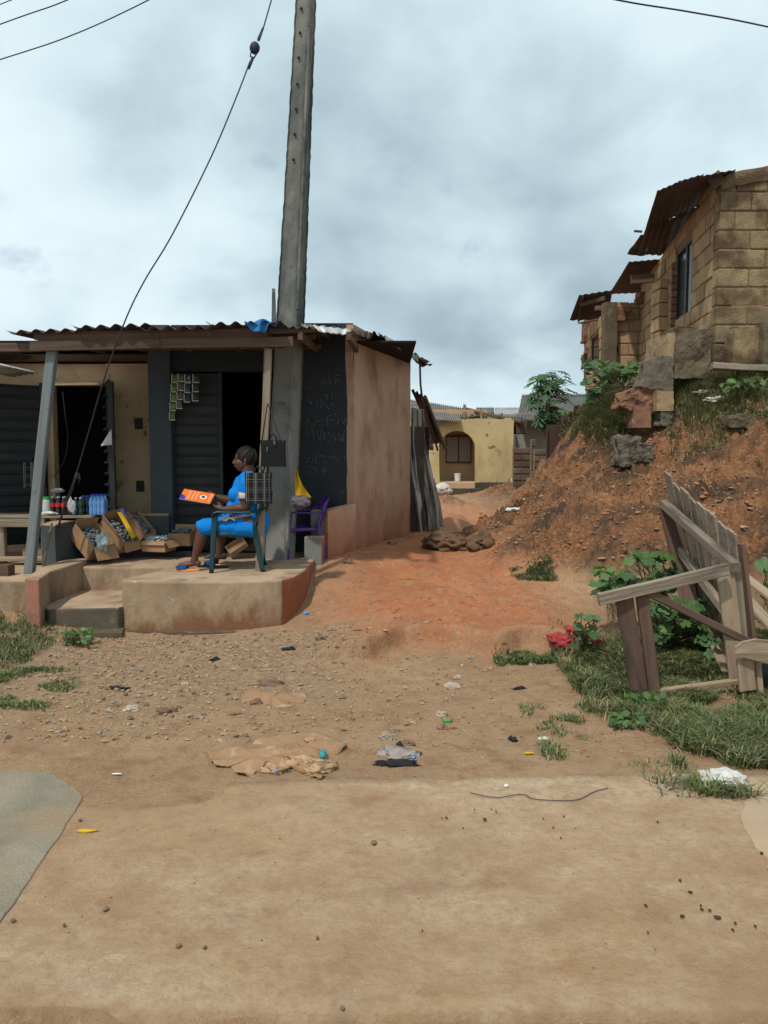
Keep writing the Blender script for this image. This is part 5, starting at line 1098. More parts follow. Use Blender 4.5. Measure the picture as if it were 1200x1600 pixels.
# booklet
bl=thing('orange_booklet','glossy orange exercise booklet with violet corner held open flat in her hands','book',W_(308,776,.0))
c0,c1,c2,c3=W_(288,764,.13),W_(336,772,.10),W_(328,787,-.08),W_(280,779,-.06)
n_=((c1-c0).cross(c3-c0)).normalized(); n_=n_ if n_.z>0 else -n_
BP=lambda u,v,h=0.:(c0.lerp(c1,u)).lerp(c3.lerp(c2,u),v)+n_*h
MB().poly3([BP(0,0),BP(1,0),BP(1,1),BP(0,1)],-n_*.006).build('pages',M['white'],bl)
MB().poly3([BP(0,0,.0025),BP(1,0,.0025),BP(1,1,.0025),BP(0,1,.0025)],-n_*.0015).build('cover',M['orangep'],bl)
MB().poly3([BP(0,.55,.004),BP(.10,.6,.004),BP(.17,.78,.004),BP(.17,1,.004),BP(0,1,.004)],-n_*.001).build('violet_corner',M['blueprint'],bl)
b=MB(); b.poly3([BP(.70+.11*math.cos(a*math.pi/8),.5+.2*math.sin(a*math.pi/8),.004) for a in range(16)],-n_*.001); b.build('white_oval',M['paperw'],bl)
b=MB(); b.poly3([BP(.70+.05*math.cos(a*math.pi/5)*(1+.4*(a%2)),.5+.11*math.sin(a*math.pi/5),.0052) for a in range(10)],-n_*.001); b.build('oval_emblem',M['black'],bl)
# faint title lines, illegible in the photo: short letter strokes
for row,(u0,hh) in enumerate(((.22,.055),(.36,.04),(.47,.05),(.90,.045))):
    b=MB(); v_=.12
    while v_<.88:
        w_=random.choice((.05,.06,.07)); k=random.randint(0,3)
        b.poly3([BP(u0,v_,.004),BP(u0+hh,v_,.004),BP(u0+hh,v_+.02,.004),BP(u0,v_+.02,.004)],-n_*.001)
        if k: b.poly3([BP(u0,v_,.0041),BP(u0+.015,v_,.0041),BP(u0+.015,v_+w_*.7,.0041),BP(u0,v_+w_*.7,.0041)],-n_*.001)
        v_+=w_+.02
    b.build('title_lettering',M['paperw'],bl)['kind']='stuff'

# ---------------- bags ----------------
M['plaidw']=plain('plaid_grey_white',(.22,.22,.22),.9,.1)
def tote(label,c,w_,h_,dep,m_,plaid=False,strap=None,ry=0.,name='hanging_bag',tilt=0.):
    t=thing(name,label,'bag',c,0); R=Matrix.Rotation(ry,3,'Z')@Matrix.Rotation(tilt,3,'Y')
    def bf(u,v):
        a=2*math.pi*u; ca,sa=math.cos(a),math.sin(a); e=.35; x=math.copysign(abs(ca)**e,ca)*w_/2*(1-.05*math.sin(math.pi*v)); y=math.copysign(abs(sa)**e,sa)*dep/2*(.35+.65*(1-v)**.5+.04*math.sin(9*u+4*v)); return R@V((x,y,(v-.5)*h_+.01*math.sin(a*3)*v))
    b=MB(); b.sheet(bf,48,14,(0,0,0.0)) if False else None
    vs_=[V(bf(i/48,j/14)) for j in range(15) for i in range(48)]; fs=[(j*48+i,j*48+(i+1)%48,(j+1)*48+(i+1)%48,(j+1)*48+i) for j in range(14) for i in range(48)]+[tuple(range(47,-1,-1)),tuple(14*48+i for i in range(48))]
    inv=wm(t).inverted(); o_=MB().add(vs_,fs,None,0,True).build('bag_body',m_,t,local=True); edge_split(o_,40)
    if plaid:
        for fac,nl,horiz in (('y',0,0),):
            for k,fx in enumerate((-.42,-.36,-.15,-.10,-.05,.18,.24,.4)):
                MB().tube([R@V((fx*w_,-dep/2*(.35+.65*(1-v/8)**.5)-.003,(v/8-.5)*h_)) for v in range(9)],.0022 if k%3 else .0042,4,flat=.5).build('plaid_stripe',M['plaidw'],t,local=True)
            for k,fz in enumerate((-.4,-.34,-.12,-.05,.02,.22,.3)):
                MB().tube([R@V((fx*w_,-dep/2*(.35+.65*(.5-fz)**.5)-.004,fz*h_)) for fx in(-.46,0,.46)],.002 if k%3 else .0035,4,flat=.5).build('plaid_stripe',M['plaidw'],t,local=True)
    for s in(-1,1): MB().tube([R@V((-.12*w_*1.3,s*.01,h_/2-.01)),R@V((-.10*w_,s*.012,h_/2+.05)),R@V((0,s*.012,h_/2+.075)),R@V((.10*w_,s*.012,h_/2+.05)),R@V((.12*w_*1.3,s*.01,h_/2-.01))],.007,6).build('handle',m_ if not plaid else M['black'],t,local=True)
    if strap:
        for q in strap: MB().tube([V(q[0]),V(q[0]).lerp(V(q[1]),.5),V(q[1])],.008,6,flat=.4).build('strap',M['black'],t)
    return t
nail=at(418,630,8.02)
bb=tote('black woven tote hanging by a long strap high on the timber post',at(427,709,7.98),.265,.265,.09,M['blacklt'],strap=[(nail,at(409,690,7.98)),(nail,at(439,690,7.98))],ry=.12)
rbox('zip_pull',(.02,-.05,.11),(.012,.006,.04),M['metalw'],bb,bv=0).location=(.02,-.052,.115); rbox('zip_pull',(0,0,0),(.008,.006,.05),M['metalw'],bb,bv=0).location=(-.055,-.052,.05)
tote('black and white plaid tote hanging against the woman in blue',at(404,763,7.93),.28,.31,.13,M['blacklt'],True,strap=[(at(411,740,7.95),at(414,728,8.02))],ry=.1)
tote('black and white plaid tote hanging from the left slatted shutter',at(55,742,9.0),.27,.30,.08,M['blacklt'],True,strap=[(at(50,724,9.02),at(52,715,9.4))],ry=.15)
# ---------------- hanging sachet strips ----------------
gs='sachet strips hanging in the shop doorway'
cols_=[((273,279,584),5,(8.5,14.6),'olive',1.35,'sachet strip of five olive green packets, leftmost in the doorway'),((283,0,583),4,(9,14),'brownp',0,'sachet strip of four brownish packets, second from the left in the doorway'),((293.5,0,584),3,(9,15.),'grnp',0,'sachet strip ending in a teal packet, third from the left in the doorway'),((306.5,0,584),3,(9.5,14.4),'silv',0,'sachet strip of three silvery edged packets, rightmost in the doorway')]
M['olive']=mat('olive_packet',(.13,.16,.02),(.06,.08,.01),20,rough=.4,bump=.3,spec=.5,c3=(.3,.34,.08),s3=14,t3=(.6,.66)); M['brownp']=mat('brown_packet',(.12,.075,.07),(.06,.04,.035),22,rough=.4,bump=.3,spec=.5,c3=(.25,.18,.16),s3=24,t3=(.58,.63)); M['grnp']=mat('teal_packet',(.04,.075,.06),(.02,.03,.03),22,rough=.4,bump=.3,c3=(.25,.3,.26),s3=20,t3=(.6,.64)); M['silv']=mat('silver_edged_packet',(.05,.045,.045),(.03,.03,.03),22,rough=.4,bump=.3,c3=(.3,.3,.28),s3=20,t3=(.58,.64)); M['foil']=plain('pale_foil_edge',(.42,.42,.36),.35,.6)
for (x,_,y0),n_s,(w_,h_),mm_,_2,lb in cols_:
    t=thing('sachet_strip',lb,'sachets',at(x,y0,9.44),group=gs)
    for k in range(n_s):
        xo=-(k*.9 if mm_ in('olive','brownp') else k*.5); a,c=at(x-w_/2+xo,y0+h_*k+.8,9.43),at(x+w_/2+xo,y0+h_*(k+1)-.8,9.43)
        s1=MB().sheet(lambda u,v:(a.x+(c.x-a.x)*u,9.43-.012*math.sin(math.pi*u)*math.sin(math.pi*v)-.006*(k%2),a.z+(c.z-a.z)*v),5,5,(0,.006,0)).build('sachet',M[mm_],t)
        MB().bar((a.x-.002,9.424,c.z),(c.x+.002,9.424,c.z),.006,.012,up=(0,0,1)).build('foil_edge',M['foil'],s1)
        MB().bar((a.x-.002,9.424,c.z),(a.x-.002,9.424,a.z),.006,.010,up=(1,0,0)).build('foil_edge',M['foil'],s1)
# ---------------- cartons ----------------
def carton(label,org,Ld,Nd,L_,W2,H_,flaps,content=None,clabel=None,ccat='packets',grp='open cardboard cartons on the veranda floor',fill=.55,cdist='grid',name='cardboard_carton'):
    Ld=V(Ld).normalized(); Nd=V(Nd); Nd=(Nd-Ld*Nd.dot(Ld)).normalized(); Wd=Nd.cross(Ld).normalized(); t=thing(name,label,'carton',org,group=grp); org=V(org)
    Q=lambda a,b_,c:org+Ld*a+Wd*b_+Nd*c
    tk=.005
    def pan(nm,p,th_): return MB().poly3(p,th_).build(nm,M['card'],t)
    pan('bottom_panel',[Q(0,0,0),Q(L_,0,0),Q(L_,W2,0),Q(0,W2,0)],Nd*tk)
    pan('side_panel',[Q(0,0,0),Q(L_,0,0),Q(L_,0,H_),Q(0,0,H_)],Wd*tk); pan('side_panel',[Q(0,W2,0),Q(L_,W2,0),Q(L_,W2,H_),Q(0,W2,H_)],-Wd*tk)
    pan('end_panel',[Q(tk,tk,0),Q(tk,W2-tk,0),Q(tk,W2-tk,H_),Q(tk,tk,H_)],Ld*tk); pan('end_panel',[Q(L_-tk,tk,0),Q(L_-tk,W2-tk,0),Q(L_-tk,W2-tk,H_),Q(L_-tk,tk,H_)],-Ld*tk)
    for (e,an,ln) in flaps:
        an=math.radians(an); o_=Nd*math.cos(an)*ln
        if e=='s0': p,dv=[Q(0,0,H_),Q(L_,0,H_)],-Wd*math.sin(an)*ln+o_
        if e=='s1': p,dv=[Q(0,W2,H_),Q(L_,W2,H_)],Wd*math.sin(an)*ln+o_
        if e=='e0': p,dv=[Q(0,0,H_),Q(0,W2,H_)],-Ld*math.sin(an)*ln+o_
        if e=='e1': p,dv=[Q(L_,0,H_),Q(L_,W2,H_)],Ld*math.sin(an)*ln+o_
        nrm=(p[1]-p[0]).cross(dv).normalized(); MB().poly3([p[0]+nrm*.003,p[1]+nrm*.003,p[1]+dv+nrm*.003,p[0]+dv+nrm*.003],nrm*.004).build('flap',M['card'],t)
    if content:
        b_=MB()
        for k in range(150):
            a,c=random.uniform(.04,L_-.06),random.uniform(.03,W2-.05); R_=Quaternion((1,random.uniform(-.5,.5),random.uniform(-.5,.5),random.uniform(-.9,.9))).normalized().to_matrix()
            b_.box(Q(a,c,H_*fill+random.uniform(-.03,.05)),(random.uniform(.03,.06),random.uniform(.03,.05),.010),R_)
        b_.build('packet_heap',content,kind='stuff',label=clabel,cat=ccat)
    return t
carton('largest leaning cardboard carton with a clear wrapper, leftmost on the veranda',at(107,839,8.75),(.50,-.30,-.46),(.42,-.25,.62),.40,.30,.20,[('e1',120,.16),('s0',178,.14),('e0',10,.06)],M['sach'],'blue and grey wrapped packets inside the leftmost leaning carton')
carton('narrow tall leaning carton second from the left, with two leaning flaps',at(152,824,9.0),(.42,-.2,-.42),(.40,-.3,.6),.44,.25,.16,[('e1',130,.10),('s0',20,.07),('e0',15,.08)],M['sach'],'dark and silver sachets inside the second leaning carton')
carton('slim leaning carton, third from the left, half hidden behind its neighbour',at(190,812,9.15),(.42,-.15,-.46),(.40,-.3,.6),.36,.20,.12,[('e1',140,.09),('s0',12,.05)],M['sach'],'small dark sachets inside the third leaning carton')
carton('low open carton with pale wrappers at the right end of the leaning row',at(222,862,9.0),(.5,-.12,0),(0,0,1),.30,.26,.13,[('e1',140,.10),('s0',150,.05)],M['film'],'crumpled wrappers heaped in the low carton of the leaning row',fill=.9)
carton('upright carton with spread flaps and grey packets beside the shop door',at(263,862,9.2)+V((0,0,.07)),(1,-.1,0),(0,0,1),.27,.25,.15,[('s0',178,.10),('e1',40,.10),('e0',120,.14),('s1',5,.09)],M['sach'],'shiny grey green packets inside the upright carton by the door',fill=.9)
rbox('carton_stand',at(284,866,9.3),(.28,.18,.10),M['black'],None,label='small black crate under the upright carton beside the shop door',cat='crate')
blob('plastic_wrapper',at(161,846,8.62),(.06,.05,.085),M['film'],'crumpled clear wrapper sticking out of the leftmost carton','wrapper',9,.8,nu=26,nv=16)
MB().poly3([at(183,800,8.97),at(190,800,9.0),at(212,838,8.9),at(206,842,8.85)],(0,.02,0)).build('yellow_packet',M['yellowc'],None,label='yellow edged packet tucked between the second and third cartons',cat='packet')
blob('snack_bag',at(190,806,9.25),(.06,.05,.08),M['blueprint'],'small violet and yellow snack bag standing behind the leaning cartons','snack bag',11,.4,nu=20,nv=12)
carton('flattened white and brown carton on the floor behind the chair legs',at(362,872,9.0),(.5,.1,.35),(-.3,-.4,.6),.24,.2,.06,[],None,grp='open cardboard cartons on the veranda floor')
# ---------------- table with bottles ----------------
TB=thing('wooden_table','rough wooden display table in front of the cream shop doorway at the left edge','table',(-4.4,9.1,PZ))
tz=at(60,806,8.85).z; txr=at(166,800,9.2).x
for k in range(4): MB().bar((-5.9,8.84+k*.125,tz-.01),(txr-.02*k+random.uniform(-.03,.0),8.84+k*.125,tz-.01),.12,.025,wob=.002).build('top_plank',M['wood'],TB)
MB().bar((-5.9,8.80,tz-.075),(at(70,812,8.8).x,8.80,tz-.075),.03,.10,up=(0,0,1)).build('apron',M['wood'],TB)
for x in (at(4,850,8.85).x,at(70,850,8.85).x,-5.7): MB().bar((x,8.86,PZ-.02),(x,8.86,tz-.03),.07,.07,up=(0,1,0)).build('leg',M['wood'],TB)
for x in (txr-.1,-5.2): MB().bar((x,9.24,PZ-.02),(x,9.24,tz-.03),.07,.07,up=(0,1,0)).build('leg',M['wood'],TB)
MB().bar((-5.9,8.75,PZ+.03),(at(76,872,8.8).x,8.75,PZ+.05),.16,.04).build('low_plank',M['board'],None,label='pale plank lying on the cement floor under the display table',cat='plank')
lump('cement_block',35,70,856,872,8.95,.2,M['cement'],None,'broken cement lump on the floor under the display table','rubble',st_=.03)
lump('wood_block',-6,12,884,904,7.9,.15,M['woodb'],None,'dark short timber block on the apron at the left photo edge','timber',st_=.01)
def bottle(label,cat,loc,h,r_,mb_,mc,ml,grp,name):
    t=thing(name,label,cat,loc,group=grp)
    prof=[(0,0),(r_*.92,0),(r_,h*.03),(r_*.95,h*.25),(r_*.88,h*.42),(r_,h*.52),(r_*.98,h*.66),(r_*.65,h*.80),(r_*.36,h*.90),(r_*.36,h*.93),(0,h*.93)]
    v_,f_=lathe(prof,16); MB().add(v_,f_,None,0,True).build('bottle_body',mb_,t,local=True)
    v_,f_=lathe([(0,h*.92),(r_*.42,h*.92),(r_*.42,h),(0,h)],14); MB().add(v_,f_).build('cap',mc,t,local=True)
    if ml: v_,f_=lathe([(r_*1.01,h*.44),(r_*1.03,h*.52),(r_*1.01,h*.66)],16); MB().add(v_,f_,None,0,True).build('bottle_label',ml,t,local=True)
    return t
def bottles(base,pxs,rows,h,r_,mb_,mc,ml,lbl,grp,name,d0=8.93):
    for j in range(rows):
        for i,px_ in enumerate(pxs):
            p=at(px_+j*2,800,d0+j*.085); bottle(lbl[j][i] if isinstance(lbl,list) else lbl,'bottle',(p.x,d0+j*.085,tz+.004),h,r_,mb_,mc,ml,grp,name)
bottles(None,[82,91,100,108],2,.215,.033,M['cola'],M['whitecap'],M['redl'],'dark bottle with red label and pale cap in the pack on the table','red labelled cola bottles','cola_bottle')
bottles(None,[111,119],1,.205,.031,M['greenb'],M['whitecap'],None,'dark green bottle wrapped in clear film beside the cola pack','green bottles in the wrapped pack','green_bottle')
bottles(None,[126],2,.205,.031,M['greenb'],M['whitecap'],None,'dark green bottle wrapped in clear film beside the cola pack','green bottles in the wrapped pack','green_bottle')
bottles(None,[130,136.5],2,.22,.031,M['darkb'],M['watercap'],None,'black bottle with blue cap between the green and blue packs','black bottles between the packs','dark_bottle',8.99)
bottles(None,[143,149,155,161],3,.235,.029,M['waterb'],M['watercap'],None,'light blue water bottle in the pack at the right end of the table','blue water bottles','water_bottle')
blob('clear_wrap',at(113,790,8.87)+V((0,0,-.01)),(.04,.02,.08),M['film'],'crumpled clear film around the green bottles','plastic wrap',13,.7,nu=28,nv=18)
blob('clear_wrap',at(90,770,8.95)+V((0,0,.03)),(.07,.05,.022),M['film'],'white crumpled film bunched on top of the cola pack','plastic wrap',14,.9,nu=28,nv=18)
t=thing('clear_jar','clear plastic jar with a green lid, leftmost on the table','jar',(at(73,800,8.9).x,8.9,tz+.004)); v_,f_=lathe([(0,0),(.045,0),(.047,.02),(.047,.17),(.04,.185),(0,.185)],18); MB().add(v_,f_,None,0,True).build('jar_body',M['clearb'],t,local=True); v_,f_=lathe([(0,.18),(.043,.18),(.043,.215),(0,.215)],18); MB().add(v_,f_).build('lid',M['greencap'],t,local=True)
blob('wrapper_scrap',at(76,802,8.86),(.09,.04,.02),M['whiteb'],'pale wrapper scrap at the foot of the green lidded jar','wrapper',15,.8,nu=24,nv=12)
# white paper flag on the shutter
MB().sheet(lambda u,v:at(157+17*(v+(1-v)*u) - 0*u,(697 if u<.0 else 671)+ (26*(1-u)*1.0) * (1-v*0) - (0) ,9.3-.03*math.sin(v*4)) if False else (at(173.5,671,9.28).lerp(at(157,697,9.25),u)).lerp(at(174,671+24*u,9.28),v)+V((0,-.02*math.sin(v*5)*u,0)),12,10,(0,.004,0)).build('white_flag',M['white'],None,label='small white cloth triangle hanging on the right shutter edge of the cream shop',cat='flag')

# ---------------- wooden stall frame lying on its side ----------------
ST=thing('wooden_stall_frame','broken wooden stall frame of grey planks tipped on its side in the weeds','stall frame',(2.9,6.2,.1))
def bt(nm,a,c,w_,t_,m_='wood',up=(0,0,1),**k): return MB().bar(at(*a),at(*c),w_,t_,up=up,wob=.002,**{q:k[q] for q in k if q!='label'}).build(nm,M[m_],ST,label=k.get('label'))
# plank panel: near bottom (1172,1075,5.75) near top (1152,835,5.75); far top (1040,738,7.5) far bottom
NT,NB=at(1153,836,5.78),at(1176,1078,5.72); FT,FB=at(1040,737,7.35),at(1088,960,7.25)
pn=((FT-NT).cross(NB-NT)).normalized()
edges=[0,.10,.235,.37,.50,.60,.74,.865,1.0]   # from near to far
for k in range(8):
    a,c=edges[k]+.006,edges[k+1]-.010; T0=NT.lerp(FT,a);T1=NT.lerp(FT,c);B0=NB.lerp(FB,a);B1=NB.lerp(FB,c)
    up_=(T0-B0).normalized(); dt=[-.0,-.02,.0,-.015,-.04,-.01,-.05,.02][k]; 
    if k==1: T1=T0.lerp(T1,.9)
    MB().poly3([B0-(T0-B0)*.0,B1,T1-(T1-B1).normalized()*(-dt*.6),T0-(T0-B0).normalized()*(-dt)],pn*.022).build('plank',M['wood'],ST)
bt('edge_board',(1158,850,5.72),(1186,1078,5.66),.03,.075,'woodb',up=(0,1,0))
bt('upper_rail',(1150,887,5.55),(1037,787,7.1),.07,.075)
bt('lower_rail',(1139,962,5.7),(1060,858,7.1),.05,.075)
bt('top_beam',(935,937,5.35),(1137,889,5.5),.045,.085,label='weathered top beam jutting to the left')
bt('leg_board',(974,925,5.42),(1000,1092,5.46),.125,.03,'woodb',up=(0,1,0)); bt('leg_board',(1002,922,5.45),(1024,1096,5.47),.085,.05,'woodb',up=(0,1,0))
bt('leg_board',(1133,893,5.6),(1155,1078,5.6),.125,.03,'board',up=(0,1,0)); bt('leg_board',(1149,890,5.62),(1167,1078,5.62),.075,.04,'wood',up=(0,1,0))
bt('leg_board',(1042,790,7.1),(1078,930,7.0),.16,.04,'woodb',up=(0,1,0)); bt('far_beam',(1052,942,7.1),(1096,935,7.1),.05,.06,'wood')
bt('leg_board',(1060,850,7.12),(1088,1000,6.6),.16,.03,'woodb',up=(.6,1,0))
bt('diagonal_brace',(1004,922,5.42),(1166,1001,5.62),.05,.055,'woodb')
bt('bottom_rail',(1026,1084,5.46),(1156,1067,5.6),.05,.07,'board')
bt('fallen_board',(1112,985,6.5),(1150,1070,5.7),.16,.025,'board',up=(.3,0,1))
nb=MB().poly3([at(1147,1022,5.35),at(1150,1012,5.35),at(1163,1003,5.35),at(1182,999,5.33),at(1300,1013,5.25),at(1300,1050,5.25),at(1200,1037,5.33),at(1152,1025,5.35)],(0,.03,0)).build('notched_board',M['board'],None,label='rounded end board crossing in front of the stall frame at the right edge',cat='board')
tt=thing('low_crate_frame','small timber frame with dark green cloth under the rounded end board','crate',at(1165,1080,5.4))
MB().bar(at(1163,1028,5.4),at(1168,1078,5.42),.115,.03,up=(0,1,0)).build('side_board',M['board'],tt); MB().bar(at(1183,1030,5.45),at(1188,1084,5.42),.04,.04,up=(0,1,0)).build('thin_leg',M['board'],tt)
MB().poly3([at(1176,1036,5.52),at(1290,1045,5.5),at(1290,1085,5.5),at(1178,1080,5.52)],(0,.03,0)).build('dark_cloth',M['frame'],tt)
for k,(a,c) in enumerate((((1164,902,6.6),(1275,985,6.2)),((1168,938,6.3),(1260,1035,5.9)))):
    MB().bar(at(*a),at(*c),.15,.025,up=(.2,-.3,1)).build('loose_board',M['board'],None,label=('upper' if k==0 else 'lower')+' of two pale boards lying behind the stall frame at the right edge',cat='board',group='pale boards behind the stall frame')
# ---------------- vegetation ----------------
def leaf_me(name,m_,lobes=5,cup=.25,deep=.45,tooth=True,n=30,long_=1.):
    vs_=[V((0,0,0))]; 
    for k in range(n):
        a=-math.pi*.93+2*math.pi*.93*k/(n-1); r_=.5*(1-deep*(.5-.5*math.cos(lobes*a)))*(1+(.06 if k%2 else 0)*tooth)*(1-.12*abs(a)/math.pi)
        x,y=r_*math.cos(a)*long_+.12,r_*math.sin(a); vs_.append(V((x,y,cup*(x*x*.7+y*y)*-1+.03*math.cos(lobes*a))))
    fs=[(0,k,k+1) for k in range(1,n)]
    me_=bpy.data.meshes.new(name); me_.from_pydata(vs_,[],fs); me_.materials.append(m_)
    at_=me_.attributes.new('gc','FLOAT_VECTOR','POINT'); at_.data.foreach_set('vector',[x for p in vs_ for x in p])
    me_.polygons.foreach_set('use_smooth',[True]*len(fs)); return me_
LB=[leaf_me('leaf',M['leaf'],5,.5,.28),leaf_me('leaf',M['leaf'],5,-.3,.2),leaf_me('leaf',M['leafy'],5,.7,.3)]
LP=[leaf_me('leaf',M['papaya'],7,.9,.72,False,44),leaf_me('leaf',M['papaya'],7,.4,.68,False,44)]
LO=[leaf_me('leaf',M['leafy'],1,.6,.15,False,12,1.6),leaf_me('leaf',M['leaf'],1,.3,.15,False,12,1.6)]
def put(me_,p,size,n_,spin,parent,name='leaf'):
    o_=bpy.data.objects.new(name,me_); COL.objects.link(o_); o_.parent=parent
    q=V(n_).normalized().to_track_quat('Z','X').to_matrix().to_4x4()
    o_.matrix_basis=wm(parent).inverted()@Matrix.Translation(V(p))@q@Matrix.Rotation(spin,4,'Z')@Matrix.Scale(size,4); return o_
def plant(lbl,base,boxpx,d,dd,n,size,meshes,cat='plant',name='leafy_plant',up=.6,stems=True,group=None):
    base=V(base); t=thing(name,lbl,cat,base,group=group); b_=MB()
    for k in range(n):
        px_,py_=random.uniform(boxpx[0],boxpx[2]),random.uniform(boxpx[1],boxpx[3]); p=at(px_,py_,d+random.uniform(-dd,dd)); h_=hz(p.x,p.y)
        if p.z<h_+.03: p.z=h_+random.uniform(.02,.07)
        nrm=V((random.uniform(-.7,.5),random.uniform(-1.0,.15),random.uniform(up,1.1)))
        put(random.choice(meshes),p,size*random.uniform(.6,1.2),nrm,random.uniform(0,6.3),t)
        if size<.07: q=V((p.x+.01,p.y,hz(p.x,p.y)-.005)); b_.tube([q,p],[.003,.002],4)
        elif stems: q=base+V((random.uniform(-.12,.12),random.uniform(-.05,.1),0)); m_=(p+q)/2+V((random.uniform(-.05,.05),0,.04)); b_.tube([q,m_,p],[.006,.005,.003],5)
    if stems: s=b_.build('stems',M['stemm'],t); s['kind']='stuff'
    return t
plant('broad leaved green plant left of the stall frame beam',hit(955,925),(932,884,978,925),6.9,.15,26,.15,LB)
plant('tallest broad leaved plant rising behind the stall frame beam',hit(1025,930),(985,866,1065,920),7.0,.2,40,.17,LB)
plant('dense dark leaved plant growing inside the stall frame',hit(1055,1015),(1005,935,1108,1008),6.4,.22,85,.13,LB)
plant('young plant beside the red rag with small leaves',hit(912,1000),(893,955,932,1008),6.35,.08,26,.085,LB)
plant('broad green leaves at the right photo edge above the pale boards',hit(1205,930),(1178,882,1240,925),6.9,.2,14,.2,LB)
plant('drooping leaf sprig against the fallen board inside the frame',hit(1120,1040),(1108,990,1128,1022),6.1,.05,6,.10,LB)
plant('low weed at the foot of the brown leg boards',hit(1010,1100),(965,1085,1045,1108),5.35,.12,46,.045,LO)
plant('low weed clump below the broken cement step',hit(118,1000),(98,982,142,1006),7.05,.1,60,.04,LO)
plant('small weed in the dirt at the middle right',hit(985,1175),(955,1162,1005,1182),4.95,.12,50,.04,LO)
plant('leafy creeper covering the bank top beside the block building',at(965,612,13.2),(918,564,1006,628),13.2,.4,190,.17,LB+LO,stems=True)
plant('bright climbing shrub on the left shoulder of the bank',at(890,690,15.2),(880,640,915,690),15.2,.4,120,.16,LO+LB)
plant('fresh green weed patch under the concrete beam',hit(1160,612),(1125,592,1205,615),10.4,.3,70,.08,LO)
# papaya tree
pt_=thing('papaya_tree','papaya tree with a rounded crown of lobed leaves before the grey house','tree',at(858,745,21))
MB().tube([at(858,760,21),at(857,700,21),at(855,650,21),at(857,606,21)],[.10,.08,.065,.05],10).build('trunk',M['stemm'],pt_)
b=MB(); crown=at(857,612,21)
for k in range(165):
    lay=random.random()
    if lay<.62:
        a=random.uniform(0,6.28); el=random.uniform(-.6,1.35); rr=random.uniform(.35,.80); p=crown+V((math.cos(a)*math.cos(el)*rr,math.sin(a)*math.cos(el)*rr,math.sin(el)*rr*.85-.05)); src=crown
    else: p=at(random.uniform(838,884),random.uniform(635,668),21+random.uniform(-.4,.4)); src=at(856,random.uniform(630,690),21)
    d=(p-src).normalized(); put(random.choice(LP),p,random.uniform(.26,.44),V((d.x*.5,d.y*.5-.25,.55+.3*random.random())),math.atan2(d.y,d.x),pt_)
    b.tube([src,(src+p)/2+V((0,0,.04)),p],[.009,.007,.004],5)
b.build('leaf_stalks',M['stemm'],pt_)['kind']='stuff'
# grass
def inpoly(x,y,P_):
    c=np.zeros(len(x),bool); n=len(P_)
    for i in range(n):
        x1,y1=P_[i];x2,y2=P_[(i+1)%n]; m_=((y1>y)!=(y2>y))&(x<(x2-x1)*(y-y1)/((y2-y1)+1e-12)+x1); c^=m_
    return c
def grass(name,label,poly,n,h0,h1,mats_,dens=.5,wd=.004,lean=.6,mixp=(.8,.2),sc=2.5,hang=False):
    P_=[]
    for q in poly:
        p=hit(*q) if len(q)==2 else at(*q); P_.append((p.x,p.y))
    xa_,ya_=min(p[0] for p in P_),min(p[1] for p in P_); xb_,yb_=max(p[0] for p in P_),max(p[1] for p in P_)
    x=rng.uniform(xa_,xb_,n*6); y=rng.uniform(ya_,yb_,n*6); nzv=fbm(x*sc,y*sc,3,71)+.5+.25*fbm(x*9,y*9,2,5)
    xj=x+.25*fbm(x*3,y*3,3,33)*1.2; yj=y+.25*fbm(x*3,y*3,3,43)*1.2
    k=inpoly(xj+rng.normal(0,.14,n*6),yj+rng.normal(0,.14,n*6),P_)&(nzv+.35*fbm(x*5,y*5,2,99)>1.03-dens-rng.uniform(0,.22,n*6)); x,y=x[k][:n],y[k][:n]; z=height(x,y); N_=len(x)
    a=rng.uniform(0,6.283,N_); h_=rng.uniform(h0,h1,N_)*(.6+.8*nzv[k][:n]); ln=rng.uniform(.2,1,N_)*lean*h_; w_=wd*rng.uniform(.6,1.4,N_)
    dx,dy=np.cos(a),np.sin(a); vs_=np.zeros((N_,5,3)); px_,py_=-dy*w_,dx*w_
    for i,(f,g_) in enumerate(((0,0),(.6,.35),(1.,1.))):
        cx=x+dx*ln*g_; cy=y+dy*ln*g_; cz=z+h_*(f if not hang else f*(1-.0))*(1-.25*g_)-.004
        if i<2: vs_[:,2*i]=np.stack([cx-px_,cy-py_,cz],-1); vs_[:,2*i+1]=np.stack([cx+px_,cy+py_,cz],-1)
        else: vs_[:,4]=np.stack([cx,cy,cz],-1)
    co_=vs_.reshape(-1,3); me_=bpy.data.meshes.new(name); b0_=np.arange(N_)*5
    fc_=np.concatenate([np.stack([b0_,b0_+1,b0_+3],-1),np.stack([b0_,b0_+3,b0_+2],-1),np.stack([b0_+2,b0_+3,b0_+4],-1)])
    me_.vertices.add(len(co_)); me_.vertices.foreach_set('co',co_.ravel()); me_.loops.add(fc_.size); me_.loops.foreach_set('vertex_index',fc_.ravel().astype(np.int32)); me_.polygons.add(len(fc_)); me_.polygons.foreach_set('loop_start',np.arange(0,fc_.size,3)); me_.polygons.foreach_set('loop_total',np.full(len(fc_),3))
    for m_ in mats_: me_.materials.append(m_)
    mi=(rng.random(N_)>mixp[0]).astype(np.int32); me_.polygons.foreach_set('material_index',np.tile(mi,3)); 
    at_=me_.attributes.new('gc','FLOAT_VECTOR','POINT'); at_.data.foreach_set('vector',co_.ravel()); me_.update()
    o_=bpy.data.objects.new(name,me_); COL.objects.link(o_); return tag(o_,label,kind='stuff')
GM=[M['grass'],M['dry']]
